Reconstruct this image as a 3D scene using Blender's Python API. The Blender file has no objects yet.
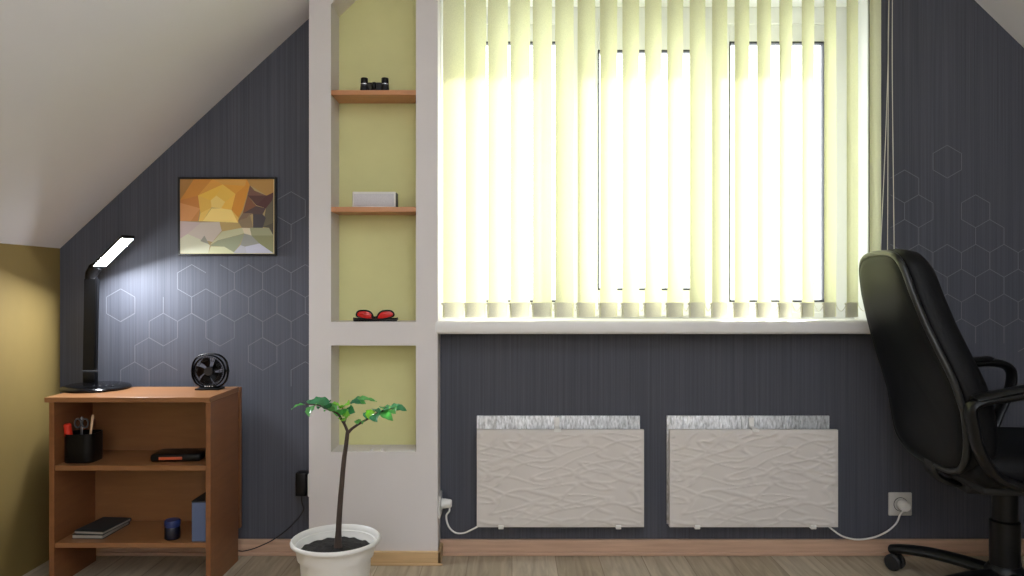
import bpy, bmesh, math, random
from mathutils import Vector, Matrix, noise

S = bpy.context.scene
COL = S.collection
PI = math.pi

# ------------------------------------------------------------------ camera
F_PX, CAM_H, WALL_Y = 740.0, 0.933, 2.6
cd = bpy.data.cameras.new('camera')
cam = bpy.data.objects.new('camera', cd)
COL.objects.link(cam)
cam.location = (0, 0, CAM_H)
cam.rotation_euler = (PI / 2, 0, 0)
cd.sensor_width = 36
cd.lens = F_PX / 1024 * 36
cd.clip_start = 0.02
S.camera = cam

# ------------------------------------------------------------------ view
S.view_settings.view_transform = 'Standard'
S.view_settings.look = 'None'
S.view_settings.gamma = 1
S.view_settings.use_curve_mapping = False
S.view_settings.exposure = 0.0
S.cycles.max_bounces = 10
S.cycles.diffuse_bounces = 6
S.cycles.transparent_max_bounces = 16
S.cycles.caustics_reflective = False
S.cycles.caustics_refractive = False
S.cycles.sample_clamp_indirect = 6

# ------------------------------------------------------------------ sky: bright towards the window side, dim behind
SKY_FRONT, SKY_BACK = 5.2, 3.7
w = bpy.data.worlds.new('sky')
S.world = w
w.use_nodes = True
nt = w.node_tree
nt.nodes.clear()
out = nt.nodes.new('ShaderNodeOutputWorld')
bg = nt.nodes.new('ShaderNodeBackground')
tc = nt.nodes.new('ShaderNodeTexCoord')
sp = nt.nodes.new('ShaderNodeSeparateXYZ')
mr = nt.nodes.new('ShaderNodeMapRange')
mr.inputs['From Min'].default_value = -0.15
mr.inputs['From Max'].default_value = 0.55
mr.inputs['To Min'].default_value = SKY_BACK
mr.inputs['To Max'].default_value = SKY_FRONT
cr = nt.nodes.new('ShaderNodeValToRGB')
cr.color_ramp.elements[0].color = (0.83, 0.915, 1.0, 1)
cr.color_ramp.elements[0].position = 0.4
cr.color_ramp.elements[1].color = (0.93, 0.97, 1.0, 1)
cr.color_ramp.elements[1].position = 0.7
ma = nt.nodes.new('ShaderNodeMath'); ma.operation = 'MULTIPLY_ADD'
ma.inputs[1].default_value = 0.5; ma.inputs[2].default_value = 0.5
L = nt.links.new
L(tc.outputs['Generated'], sp.inputs[0])
L(sp.outputs['Y'], mr.inputs['Value'])
L(sp.outputs['Y'], ma.inputs[0])
L(ma.outputs[0], cr.inputs[0])
L(cr.outputs[0], bg.inputs['Color'])
L(mr.outputs[0], bg.inputs['Strength'])
L(bg.outputs[0], out.inputs[0])

# ------------------------------------------------------------------ sun, low behind the window
SUN_AZ, SUN_PROFILE = math.radians(28), 0.57      # to the right of straight ahead; tan of profile angle
sd = bpy.data.lights.new('sun', 'SUN')
sd.energy = 19.0
sd.color = (1.0, 0.97, 0.90)
sd.angle = math.radians(1.6)
sun = bpy.data.objects.new('sun', sd)
COL.objects.link(sun)
to_sun = Vector((math.sin(SUN_AZ), math.cos(SUN_AZ), SUN_PROFILE * math.cos(SUN_AZ)))
sun.rotation_euler = to_sun.to_track_quat('Z', 'Y').to_euler()
sun.location = (2, 6, 4)


# ------------------------------------------------------------------ helpers
def P(u, v, y):
    """world point at depth y that the photo shows at pixel (u, v)"""
    return Vector(((u - 512) * y / F_PX, y, CAM_H - (v - 288) * y / F_PX))


def lin(c):
    c = c / 255
    return c / 12.92 if c <= 0.04045 else ((c + 0.055) / 1.055) ** 2.4


def rgb(r, g, b, k=1.0):
    return (min(1, lin(r) * k), min(1, lin(g) * k), min(1, lin(b) * k), 1)


def mat(name, color, rough=0.6, metal=0.0, vary=0.0, scale=8.0, stretch=(1, 1, 1), bump=0.0, spec=0.5, emit=None, estr=0):
    m = bpy.data.materials.new(name)
    m.use_nodes = True
    t = m.node_tree
    b = t.nodes['Principled BSDF']
    b.inputs['Base Color'].default_value = color
    b.inputs['Roughness'].default_value = rough
    b.inputs['Metallic'].default_value = metal
    b.inputs['Specular IOR Level'].default_value = spec
    if emit:
        b.inputs['Emission Color'].default_value = emit
        b.inputs['Emission Strength'].default_value = estr
    if vary or bump:
        tc = t.nodes.new('ShaderNodeTexCoord')
        mp = t.nodes.new('ShaderNodeMapping')
        mp.inputs['Scale'].default_value = stretch
        n = t.nodes.new('ShaderNodeTexNoise')
        n.inputs['Scale'].default_value = scale
        n.inputs['Detail'].default_value = 5
        t.links.new(tc.outputs['Object'], mp.inputs[0])
        t.links.new(mp.outputs[0], n.inputs['Vector'])
        if vary:
            r = t.nodes.new('ShaderNodeValToRGB')
            r.color_ramp.elements[0].position = 0.3
            r.color_ramp.elements[1].position = 0.7
            lo = tuple(c * (1 - vary) for c in color[:3]) + (1,)
            hi = tuple(min(1, c * (1 + vary)) for c in color[:3]) + (1,)
            r.color_ramp.elements[0].color = lo
            r.color_ramp.elements[1].color = hi
            t.links.new(n.outputs['Fac'], r.inputs[0])
            t.links.new(r.outputs[0], b.inputs['Base Color'])
        if bump:
            bp = t.nodes.new('ShaderNodeBump')
            bp.inputs['Strength'].default_value = bump
            bp.inputs['Distance'].default_value = 0.004
            t.links.new(n.outputs['Fac'], bp.inputs['Height'])
            t.links.new(bp.outputs[0], b.inputs['Normal'])
    return m


class MB:
    """collects shapes for ONE mesh object"""
    def __init__(self):
        self.bm = bmesh.new()
        self.mi = 0

    def _tag(self, faces):
        for f in faces:
            f.material_index = self.mi

    def box(self, x0, x1, y0, y1, z0, z1, bev=0.0, M=None, seg=2):
        r = bmesh.ops.create_cube(self.bm, size=1)
        vs = r['verts']
        for v in vs:
            v.co = Vector(((x0 + x1) / 2 + v.co.x * (x1 - x0), (y0 + y1) / 2 + v.co.y * (y1 - y0), (z0 + z1) / 2 + v.co.z * (z1 - z0)))
        faces = list({f for v in vs for f in v.link_faces})
        self._tag(faces)
        allv = list(vs)
        if bev:
            es = list({e for v in vs for e in v.link_edges})
            rr = bmesh.ops.bevel(self.bm, geom=es, offset=bev, segments=seg, affect='EDGES', profile=0.5)
            allv = list({v for v in rr['verts']} | {v for f in rr['faces'] for v in f.verts} | {v for v in vs if v.is_valid})
            fs = {f for v in allv for f in v.link_faces}
            self._tag(fs)
        if M is not None:
            for v in allv:
                v.co = M @ v.co
        return allv

    def poly(self, pts):
        f = self.bm.faces.new([self.bm.verts.new(p) for p in pts])
        f.material_index = self.mi
        return f

    def prism(self, pts, d):
        """pts: planar loop, extruded by vector d"""
        d = Vector(d)
        a = [self.bm.verts.new(p) for p in pts]
        b = [self.bm.verts.new(Vector(p) + d) for p in pts]
        n = len(a)
        fs = [self.bm.faces.new(a), self.bm.faces.new(b[::-1])]
        for i in range(n):
            fs.append(self.bm.faces.new([a[(i + 1) % n], a[i], b[i], b[(i + 1) % n]]))
        self._tag(fs)

    def lathe(self, prof, n=32, M=None, cap=True):
        """prof: list of (r, z)"""
        rings = []
        for r, z in prof:
            if r < 1e-6:
                rings.append([self.bm.verts.new((0, 0, z))])
            else:
                rings.append([self.bm.verts.new((r * math.cos(2 * PI * i / n), r * math.sin(2 * PI * i / n), z)) for i in range(n)])
        fs = []
        for a, b in zip(rings, rings[1:]):
            for i in range(n):
                j = (i + 1) % n
                if len(a) == 1 and len(b) == 1:
                    continue
                if len(a) == 1:
                    fs.append(self.bm.faces.new([a[0], b[j], b[i]]))
                elif len(b) == 1:
                    fs.append(self.bm.faces.new([a[i], a[j], b[0]]))
                else:
                    fs.append(self.bm.faces.new([a[i], a[j], b[j], b[i]]))
        if cap:
            for rg, flip in ((rings[0], True), (rings[-1], False)):
                if len(rg) > 1:
                    fs.append(self.bm.faces.new(rg[::-1] if flip else rg))
        self._tag(fs)
        if M is not None:
            for rg in rings:
                for v in rg:
                    v.co = M @ v.co

    def tube(self, pts, r, n=10, closed=False, flat=None, up=None):
        """pts: path; r: radius or list; flat: (ra, rb) ellipse with axis `up` for ra"""
        pts = [Vector(p) for p in pts]
        k = len(pts)
        rs = r if isinstance(r, (list, tuple)) else [r] * k
        rings = []
        prev = None
        for i, p in enumerate(pts):
            if closed:
                t = pts[(i + 1) % k] - pts[i - 1]
            else:
                t = pts[min(i + 1, k - 1)] - pts[max(i - 1, 0)]
            t.normalize()
            if up is not None:
                a = Vector(up) - t * t.dot(Vector(up))
            elif prev is None:
                q = Vector((0, 0, 1)) if abs(t.z) < 0.9 else Vector((1, 0, 0))
                a = q - t * t.dot(q)
            else:
                a = prev - t * t.dot(prev)
            a.normalize()
            prev = a
            b = t.cross(a)
            ra, rb = (flat[0] * rs[i], flat[1] * rs[i]) if flat else (rs[i], rs[i])
            rings.append([self.bm.verts.new(p + a * ra * math.cos(2 * PI * j / n) + b * rb * math.sin(2 * PI * j / n)) for j in range(n)])
        fs = []
        pairs = list(zip(rings, rings[1:])) + ([(rings[-1], rings[0])] if closed else [])
        for a, b in pairs:
            for j in range(n):
                fs.append(self.bm.faces.new([a[j], a[(j + 1) % n], b[(j + 1) % n], b[j]]))
        if not closed:
            fs.append(self.bm.faces.new(rings[0][::-1]))
            fs.append(self.bm.faces.new(rings[-1]))
        self._tag(fs)

    def build(self, name, mats, parent=None, smooth=True, angle=0.7, sub=0):
        bmesh.ops.recalc_face_normals(self.bm, faces=self.bm.faces)
        me = bpy.data.meshes.new(name)
        self.bm.to_mesh(me)
        self.bm.free()
        for m in (mats if isinstance(mats, (list, tuple)) else [mats]):
            me.materials.append(m)
        if smooth:
            for p in me.polygons:
                p.use_smooth = True
            me.set_sharp_from_angle(angle=angle)
        o = bpy.data.objects.new(name, me)
        COL.objects.link(o)
        if sub:
            md = o.modifiers.new('subdivision', 'SUBSURF')
            md.levels = md.render_levels = sub
        if parent is not None:
            o.parent = parent
            o.matrix_parent_inverse = Matrix.Translation(-parent.location)
        return o


def smooth_path(pts, n=8, closed=False):
    """Catmull-Rom through pts"""
    pts = [Vector(p) for p in pts]
    k = len(pts)
    res = []
    rng = range(k) if closed else range(k - 1)
    for i in rng:
        if closed:
            p0, p1, p2, p3 = pts[i - 1], pts[i], pts[(i + 1) % k], pts[(i + 2) % k]
        else:
            p0, p1, p2, p3 = pts[max(i - 1, 0)], pts[i], pts[i + 1], pts[min(i + 2, k - 1)]
        for j in range(n):
            t = j / n
            res.append(0.5 * ((2 * p1) + (p2 - p0) * t + (2 * p0 - 5 * p1 + 4 * p2 - p3) * t * t + (3 * p1 - p0 - 3 * p2 + p3) * t ** 3))
    if not closed:
        res.append(pts[-1])
    return res


def tag(o, label=None, cat=None, group=None, kind=None):
    if label: o['label'] = label
    if cat: o['category'] = cat
    if group: o['group'] = group
    if kind: o['kind'] = kind
    return o


def thing(name, loc, label, cat, group=None):
    o = bpy.data.objects.new(name, None)
    o.empty_display_size = 0.05
    o.location = loc
    COL.objects.link(o)
    return tag(o, label, cat, group)


def struct(o):
    o['kind'] = 'structure'
    return o


# ------------------------------------------------------------------ materials
def wallpaper():
    m = bpy.data.materials.new('grey_wallpaper')
    m.use_nodes = True
    t = m.node_tree
    b = t.nodes['Principled BSDF']
    b.inputs['Roughness'].default_value = 0.6
    b.inputs['Specular IOR Level'].default_value = 0.25
    tc = t.nodes.new('ShaderNodeTexCoord')
    res = []
    for sc, st in ((1.0, (420, 1, 3)), (1.0, (150, 1, 0.8))):
        mp = t.nodes.new('ShaderNodeMapping')
        mp.inputs['Scale'].default_value = st
        n = t.nodes.new('ShaderNodeTexNoise')
        n.inputs['Scale'].default_value = sc
        n.inputs['Detail'].default_value = 3
        t.links.new(tc.outputs['Object'], mp.inputs[0])
        t.links.new(mp.outputs[0], n.inputs['Vector'])
        res.append(n)
    ad = t.nodes.new('ShaderNodeMath'); ad.operation = 'MULTIPLY_ADD'
    ad.inputs[1].default_value = 0.5
    hf = t.nodes.new('ShaderNodeMath'); hf.operation = 'MULTIPLY'; hf.inputs[1].default_value = 0.5
    t.links.new(res[1].outputs['Fac'], hf.inputs[0])
    t.links.new(res[0].outputs['Fac'], ad.inputs[0])
    t.links.new(hf.outputs[0], ad.inputs[2])
    r = t.nodes.new('ShaderNodeValToRGB')
    r.color_ramp.elements[0].position = 0.36
    r.color_ramp.elements[1].position = 0.64
    r.color_ramp.elements[0].color = rgb(71, 73, 82)
    r.color_ramp.elements[1].color = rgb(86, 88, 98)
    t.links.new(ad.outputs[0], r.inputs[0])
    t.links.new(r.outputs[0], b.inputs['Base Color'])
    return m


def floor_mat():
    m = bpy.data.materials.new('oak_laminate')
    m.use_nodes = True
    t = m.node_tree
    b = t.nodes['Principled BSDF']
    b.inputs['Roughness'].default_value = 0.42
    tc = t.nodes.new('ShaderNodeTexCoord')
    mp = t.nodes.new('ShaderNodeMapping')
    mp.inputs['Rotation'].default_value = (0, 0, PI / 2)
    br = t.nodes.new('ShaderNodeTexBrick')
    br.inputs['Color1'].default_value = rgb(202, 190, 168)
    br.inputs['Color2'].default_value = rgb(176, 162, 138)
    br.inputs['Mortar'].default_value = rgb(150, 134, 112)
    br.inputs['Scale'].default_value = 1
    br.inputs['Brick Width'].default_value = 1.1
    br.inputs['Row Height'].default_value = 0.15
    br.inputs['Mortar Size'].default_value = 0.0015
    br.offset = 0.37
    t.links.new(tc.outputs['Object'], mp.inputs[0])
    t.links.new(mp.outputs[0], br.inputs['Vector'])
    m2 = t.nodes.new('ShaderNodeMapping')
    m2.inputs['Scale'].default_value = (45, 4, 1)
    n = t.nodes.new('ShaderNodeTexNoise')
    n.inputs['Scale'].default_value = 1
    n.inputs['Detail'].default_value = 5
    n.inputs['Distortion'].default_value = 0.8
    t.links.new(tc.outputs['Object'], m2.inputs[0])
    t.links.new(m2.outputs[0], n.inputs['Vector'])
    mx = t.nodes.new('ShaderNodeMix'); mx.data_type = 'RGBA'; mx.blend_type = 'MULTIPLY'
    mx.inputs['Factor'].default_value = 0.75
    r = t.nodes.new('ShaderNodeValToRGB')
    r.color_ramp.elements[0].position = 0.3
    r.color_ramp.elements[0].color = (0.5, 0.46, 0.42, 1)
    r.color_ramp.elements[1].position = 0.65
    r.color_ramp.elements[1].color = (1, 1, 1, 1)
    t.links.new(n.outputs['Fac'], r.inputs[0])
    t.links.new(br.outputs['Color'], mx.inputs['A'])
    t.links.new(r.outputs[0], mx.inputs['B'])
    t.links.new(mx.outputs['Result'], b.inputs['Base Color'])
    return m


def cloth_mat(name, dcol, tcol, fac):
    m = bpy.data.materials.new(name)
    m.use_nodes = True
    t = m.node_tree
    t.nodes.clear()
    o = t.nodes.new('ShaderNodeOutputMaterial')
    d = t.nodes.new('ShaderNodeBsdfDiffuse')
    tr = t.nodes.new('ShaderNodeBsdfTranslucent')
    mx = t.nodes.new('ShaderNodeMixShader')
    mx.inputs[0].default_value = fac
    tc = t.nodes.new('ShaderNodeTexCoord')
    mp = t.nodes.new('ShaderNodeMapping'); mp.inputs['Scale'].default_value = (220, 220, 320)
    n = t.nodes.new('ShaderNodeTexNoise'); n.inputs['Scale'].default_value = 1; n.inputs['Detail'].default_value = 2
    t.links.new(tc.outputs['Object'], mp.inputs[0]); t.links.new(mp.outputs[0], n.inputs['Vector'])
    for sh, c in ((d, dcol), (tr, tcol)):
        r = t.nodes.new('ShaderNodeValToRGB')
        r.color_ramp.elements[0].position = 0.3
        r.color_ramp.elements[1].position = 0.7
        r.color_ramp.elements[0].color = tuple(x * 0.9 for x in c[:3]) + (1,)
        r.color_ramp.elements[1].color = c
        t.links.new(n.outputs['Fac'], r.inputs[0]); t.links.new(r.outputs[0], sh.inputs['Color'])
    t.links.new(d.outputs[0], mx.inputs[1]); t.links.new(tr.outputs[0], mx.inputs[2])
    t.links.new(mx.outputs[0], o.inputs[0])
    return m


def glass_mat(name, tint=(1, 1, 1, 1), gloss=0.06):
    m = bpy.data.materials.new(name)
    m.use_nodes = True
    t = m.node_tree
    t.nodes.clear()
    o = t.nodes.new('ShaderNodeOutputMaterial')
    a = t.nodes.new('ShaderNodeBsdfTransparent'); a.inputs[0].default_value = tint
    g = t.nodes.new('ShaderNodeBsdfGlossy'); g.inputs['Roughness'].default_value = 0.02
    mx = t.nodes.new('ShaderNodeMixShader'); mx.inputs[0].default_value = gloss
    t.links.new(a.outputs[0], mx.inputs[1]); t.links.new(g.outputs[0], mx.inputs[2]); t.links.new(mx.outputs[0], o.inputs[0])
    return m


def attr_mat(name, attr, rough=0.5):
    m = bpy.data.materials.new(name)
    m.use_nodes = True
    t = m.node_tree
    b = t.nodes['Principled BSDF']
    b.inputs['Roughness'].default_value = rough
    a = t.nodes.new('ShaderNodeVertexColor'); a.layer_name = attr
    t.links.new(a.outputs['Color'], b.inputs['Base Color'])
    return m


M = dict(
    paper=wallpaper(),
    hexline=mat('wallpaper_line', rgb(108, 110, 119), 0.5),
    ceil=mat('ceiling_paint', rgb(229, 228, 233), 0.85, vary=0.02, scale=3),
    plaster=mat('column_plaster', rgb(219, 214, 213), 0.8, vary=0.02, scale=4),
    lime=mat('lime_plaster', rgb(216, 214, 156), 0.85, vary=0.05, scale=5),
    ochre=mat('ochre_plaster', rgb(136, 115, 64), 0.8, vary=0.16, scale=3.2, stretch=(1, 1, 0.45), bump=0.25),
    floor=floor_mat(),
    skirt=mat('oak_skirting', rgb(196, 162, 138), 0.45, vary=0.14, scale=5, stretch=(1, 10, 14)),
    skirt2=mat('pale_oak_skirting', rgb(205, 172, 128), 0.45, vary=0.12, scale=5, stretch=(1, 10, 14)),
    pvc=mat('white_pvc', rgb(238, 240, 242), 0.35),
    gasket=mat('grey_gasket', rgb(70, 72, 76), 0.6),
    sill=mat('white_sill', rgb(228, 226, 224), 0.3),
    glass=glass_mat('window_glass'),
    slat=cloth_mat('yellow_blind_fabric', rgb(240, 240, 214), rgb(229, 231, 180), 0.34),
    hem=cloth_mat('blind_hem', rgb(226, 224, 206), rgb(205, 203, 180), 0.04),
    beech=mat('beech_veneer', rgb(130, 84, 51), 0.36, vary=0.10, scale=2.5, stretch=(3, 3, 22)),
    beech_h=mat('beech_veneer_horizontal', rgb(142, 98, 63), 0.3, vary=0.08, scale=2.5, stretch=(3, 22, 22)),
    shelfwood=mat('shelf_beech', rgb(196, 136, 92), 0.4, vary=0.08, scale=3, stretch=(2, 20, 20)),
    black=mat('black_plastic', rgb(9, 9, 11), 0.36, spec=0.28),
    blackm=mat('matt_black', rgb(18, 18, 21), 0.6),
    gloss=mat('gloss_black', rgb(8, 8, 10), 0.14, spec=0.3),
    led=mat('led_panel', (1, 1, 1, 1), 0.4, emit=(0.9, 0.95, 1.0, 1), estr=330),
    chrome=mat('silver_ring', rgb(200, 200, 205), 0.25, metal=1.0),
    grille=mat('grey_mesh', rgb(204, 202, 206), 0.7, vary=0.06, scale=300),
    white=mat('white_plastic', rgb(232, 230, 226), 0.35),
    socketgrey=mat('grey_white_plastic', rgb(196, 194, 190), 0.4),
    heater=mat('white_quartz_panel', rgb(216, 210, 205), 0.6, vary=0.02, scale=20),
    pot=mat('white_pot_plastic', rgb(226, 224, 220), 0.33),
    soil=mat('dark_soil', rgb(28, 24, 22), 0.95, vary=0.5, scale=120, bump=0.8),
    bark=mat('young_bark', rgb(66, 52, 45), 0.7, vary=0.35, scale=60, stretch=(1, 1, 0.3)),
    twig=mat('green_twig', rgb(110, 104, 66), 0.6, vary=0.2, scale=60),
    leaf=mat('glossy_leaf', rgb(122, 200, 116), 0.17, vary=0.28, scale=30, spec=0.9),
    leaf2=mat('young_leaf', rgb(164, 234, 88), 0.17, vary=0.2, scale=30, spec=0.9),
    leaf3=mat('dark_leaf', rgb(84, 160, 110), 0.17, vary=0.25, scale=30, spec=0.9),
    red=mat('red_plastic', rgb(214, 52, 32), 0.4),
    orange=mat('orange_label', rgb(206, 98, 58), 0.5),
    bluecap=mat('blue_cap', rgb(30, 44, 96), 0.4),
    bluejar=mat('dark_blue_jar', rgb(13, 17, 38), 0.35),
    bluebox=mat('blue_grey_card', rgb(86, 100, 134), 0.6),
    paperedge=mat('page_edges', rgb(160, 155, 146), 0.8, vary=0.1, scale=4, stretch=(1, 1, 400)),
    bookdark=mat('dark_cover', rgb(18, 20, 25), 0.6),
    bookteal=mat('slate_cover', rgb(32, 42, 48), 0.6),
    pencil=mat('bare_wood', rgb(214, 182, 150), 0.5),
    steel=mat('steel', rgb(150, 152, 156), 0.3, metal=0.9),
    leather=mat('black_leather', rgb(6, 6, 8), 0.55, spec=0.2, vary=0.25, scale=160, bump=0.12),
    shell=mat('black_shell', rgb(7, 8, 10), 0.5, spec=0.2),
    rim=mat('satin_rim', rgb(30, 31, 31), 0.32, spec=0.45),
    cordgrey=mat('bead_cord', rgb(216, 214, 200), 0.5),
    frameblk=mat('black_frame', rgb(16, 15, 15), 0.4),
    art=attr_mat('print', 'ink', 0.5),
    redlens=mat('red_lens', rgb(206, 30, 26), 0.25, spec=0.4, emit=None),
)


def foil_mat():
    m = mat('crinkled_foil', rgb(214, 216, 218), 0.36, metal=0.6, vary=0.4, scale=180, stretch=(1, 1, 0.3), bump=0.9)
    return m


M['foil'] = foil_mat()

# ------------------------------------------------------------------ room shell
KL = -1.588                                    # left knee wall
KR = 2.526
ZK = 1.072


def slope_left(x): return ZK + 0.924 * (x - KL)
def slope_right(x): return ZK + 0.968 * (KR - x)


ZTOP = 2.35
XL_TOP = KL + (ZTOP - ZK) / 0.924
XR_TOP = KR - (ZTOP - ZK) / 0.968
Y0 = -1.7
BACK_Z = 2.45
FILL_Y0, FILL_Y1 = -1.5, 0.9
CX0, CX1, NX0, NX1 = -0.687, -0.2517, -0.6125, -0.3249
NICHE_Y = 2.622
WX0, WX1, WZ0, WZ1 = -0.2517, 1.2526, 0.800, 1.962

mb = MB(); mb.box(KL - 0.1, KR + 0.1, Y0, WALL_Y + 0.25, -0.08, 0.0)
struct(mb.build('floor', M['floor'], smooth=False))

mb = MB()
for xa, xb in ((KL, CX0 + 0.004),):
    mb.prism([(xa, WALL_Y, 0), (xb, WALL_Y, 0), (xb, WALL_Y, slope_left(xb)), (xa, WALL_Y, slope_left(xa))], (0, 0.25, 0))
mb.prism([(WX0, WALL_Y, 0), (WX1, WALL_Y, 0), (WX1, WALL_Y, WZ0), (WX0, WALL_Y, WZ0)], (0, 0.25, 0))
mb.prism([(WX0, WALL_Y, WZ1), (WX1, WALL_Y, WZ1), (WX1, WALL_Y, min(ZTOP, slope_right(WX1))), (XR_TOP, WALL_Y, ZTOP), (XL_TOP, WALL_Y, ZTOP), (WX0, WALL_Y, min(ZTOP, slope_left(WX0)))], (0, 0.25, 0))
mb.prism([(WX1, WALL_Y, 0), (KR, WALL_Y, 0), (KR, WALL_Y, ZK), (WX1, WALL_Y, slope_right(WX1))], (0, 0.25, 0))
# printed hexagon outlines of the wallpaper
mb.mi = 1
HW, HH = 28.4, 16.45


def hexes(cx, cy, cells, rowpitch):
    seen = set()
    for row, k, mask in cells:
        x = cx + HW * k + (HW / 2 if row % 2 else 0)
        y = cy + rowpitch * row
        c = [(x, y - HH), (x + HW / 2, y - HH / 2), (x + HW / 2, y + HH / 2), (x, y + HH), (x - HW / 2, y + HH / 2), (x - HW / 2, y - HH / 2)]
        for e in range(6):
            if not mask[e]:
                continue
            a, b = c[e], c[(e + 1) % 6]
            key = tuple(sorted(((round(a[0] / 3), round(a[1] / 3)), (round(b[0] / 3), round(b[1] / 3)))))
            if key in seen:
                continue
            seen.add(key)
            pa, pb = P(a[0], a[1], WALL_Y - 0.0005), P(b[0], b[1], WALL_Y - 0.0005)
            d = (pb - pa).normalized()
            nrm = Vector((-d.z, 0, d.x)) * 0.0011
            mb.poly([pa + nrm, pb + nrm, pb - nrm, pa - nrm])


A6 = (1, 1, 1, 1, 1, 1)
# edges run clockwise from the top: upper right, right, lower right, lower left, left, upper left
hexes(248.5, 281.0, [
    (0, 0, A6), (0, 1, A6), (0, 2, (1, 1, 1, 1, 1, 1)), (0, -2, (1, 0, 0, 0, 1, 1)), (0, -1, (1, 1, 1, 0, 0, 0)),
    (1, 0, A6), (1, 1, A6), (1, -1, (1, 1, 1, 1, 1, 1)), (1, -2, (1, 1, 0, 1, 1, 1)), (1, -3, (1, 1, 0, 0, 1, 0)), (1, -5, A6),
    (2, -4, (0, 0, 0, 0, 0, 1)), (2, -3, (1, 1, 1, 1, 1, 1)), (2, -2, (1, 1, 0, 0, 1, 1)), (2, -1, (1, 1, 1, 1, 1, 1)), (2, 0, (1, 1, 0, 0, 1, 1)), (2, 1, (1, 1, 1, 1, 1, 0)), (2, 2, (1, 1, 1, 1, 0, 0)),
    (3, -4, (1, 0, 0, 1, 1, 1)), (3, 0, A6), (3, -3, (0, 0, 0, 1, 0, 0)),
    (4, -4, (1, 1, 0, 0, 1, 1)), (4, -3, (1, 0, 0, 0, 0, 1)),
    (-3, 1, A6), (-2, 1, (1, 1, 1, 0, 0, 0)), (4, 2, (1, 1, 0, 0, 1, 1)),
], 24.3)
hexes(947.2, 260.8, [
    (-4, 0, A6), (-3, -2, (1, 1, 1, 0, 0, 1)), (-3, -1, (1, 0, 0, 0, 0, 0)), (-2, -1, A6), (-2, -2, (1, 1, 1, 0, 0, 0)), (-2, 1, A6),
    (-1, 1, (1, 1, 1, 1, 1, 1)), (-1, -2, (1, 1, 1, 1, 0, 0)), (-1, 2, (0, 1, 0, 0, 0, 0)),
    (0, 0, A6), (0, 1, A6), (0, 2, A6), (0, -1, (1, 0, 0, 0, 0, 0)), (0, 3, (1, 0, 1, 1, 1, 1)),
    (1, 0, (1, 1, 1, 1, 1, 1)), (1, 1, A6), (1, 2, (1, 1, 1, 1, 1, 1)), (1, -1, (1, 0, 0, 0, 0, 0)),
    (2, 0, (1, 1, 1, 0, 0, 1)), (2, 1, A6), (2, 2, A6), (2, 3, (1, 1, 0, 1, 1, 1)),
    (3, 0, (1, 0, 0, 0, 0, 0)), (3, 1, (1, 1, 0, 0, 1, 1)), (3, 2, (1, 1, 1, 0, 0, 1)), (3, 3, A6),
    (4, 3, (1, 1, 1, 0, 0, 1)),
], 24.8)
struct(mb.build('wall_back', [M['paper'], M['hexline']], smooth=False))

mb = MB(); mb.box(KL - 0.1, KL, Y0, WALL_Y + 0.25, 0, ZK)
struct(mb.build('wall_left', M['ochre'], smooth=False))
mb = MB(); mb.box(KR, KR + 0.1, Y0, WALL_Y + 0.25, 0, ZK)
struct(mb.build('wall_right', M['paper'], smooth=False))
mb = MB()
e = 0.1
YEND = WALL_Y + 0.25
mb.prism([(KL - e, Y0, ZK - 0.924 * e), (XL_TOP, Y0, ZTOP), (XL_TOP, Y0, ZTOP + 0.12), (XL_TOP - 0.05, Y0, ZTOP + 0.12), (KL - e, Y0, ZK + 0.1)], (0, YEND - Y0, 0))
mb.prism([(XR_TOP, Y0, ZTOP), (KR + e, Y0, ZK - 0.968 * e), (KR + e, Y0, ZK + 0.1), (XR_TOP + 0.05, Y0, ZTOP + 0.12), (XR_TOP, Y0, ZTOP + 0.12)], (0, YEND - Y0, 0))
# flat part of the ceiling, with an opening added behind the camera for fill light
mb.box(XL_TOP, XR_TOP, FILL_Y1, YEND, ZTOP, ZTOP + 0.12)
mb.box(XL_TOP, XR_TOP, Y0, FILL_Y0, ZTOP, ZTOP + 0.12)
struct(mb.build('ceiling', M['ceil'], smooth=False))
# the wall behind the camera, open above parapet height
mb = MB(); mb.box(KL - 0.1, KR + 0.1, Y0 - 0.1, Y0, 0, BACK_Z)
struct(mb.build('wall_front', M['ceil'], smooth=False))

# plastered niche column
CY = 2.504
mb = MB()


def upto(xa, xb, za, y0=CY, y1=NICHE_Y):
    mb.prism([(xa, y0, za), (xb, y0, za), (xb, y0, min(ZTOP, slope_left(xb))), (xa, y0, slope_left(xa))], (0, y1 - y0, 0))


upto(CX0, NX0, 0)
upto(NX1, CX1, 0)
for z0, z1 in ((0, 0.378), (0.7384, 0.818)):
    mb.box(NX0, NX1, CY, NICHE_Y, z0, z1)
mb.prism([(NX0, CY, 1.894), (NX1, CY, 1.894 + 0.94 * (NX1 - NX0)), (NX1, CY, slope_left(NX1)), (NX0, CY, slope_left(NX0))], (0, NICHE_Y - CY, 0))
struct(mb.build('wall_column', M['plaster'], smooth=False))
mb = MB()
mb.prism([(CX0 + 0.004, NICHE_Y, 0), (CX1, NICHE_Y, 0), (CX1, NICHE_Y, slope_left(CX1)), (CX0 + 0.004, NICHE_Y, slope_left(CX0))], (0, 0.2, 0))
struct(mb.build('wall_niche', M['lime'], smooth=False))

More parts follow.
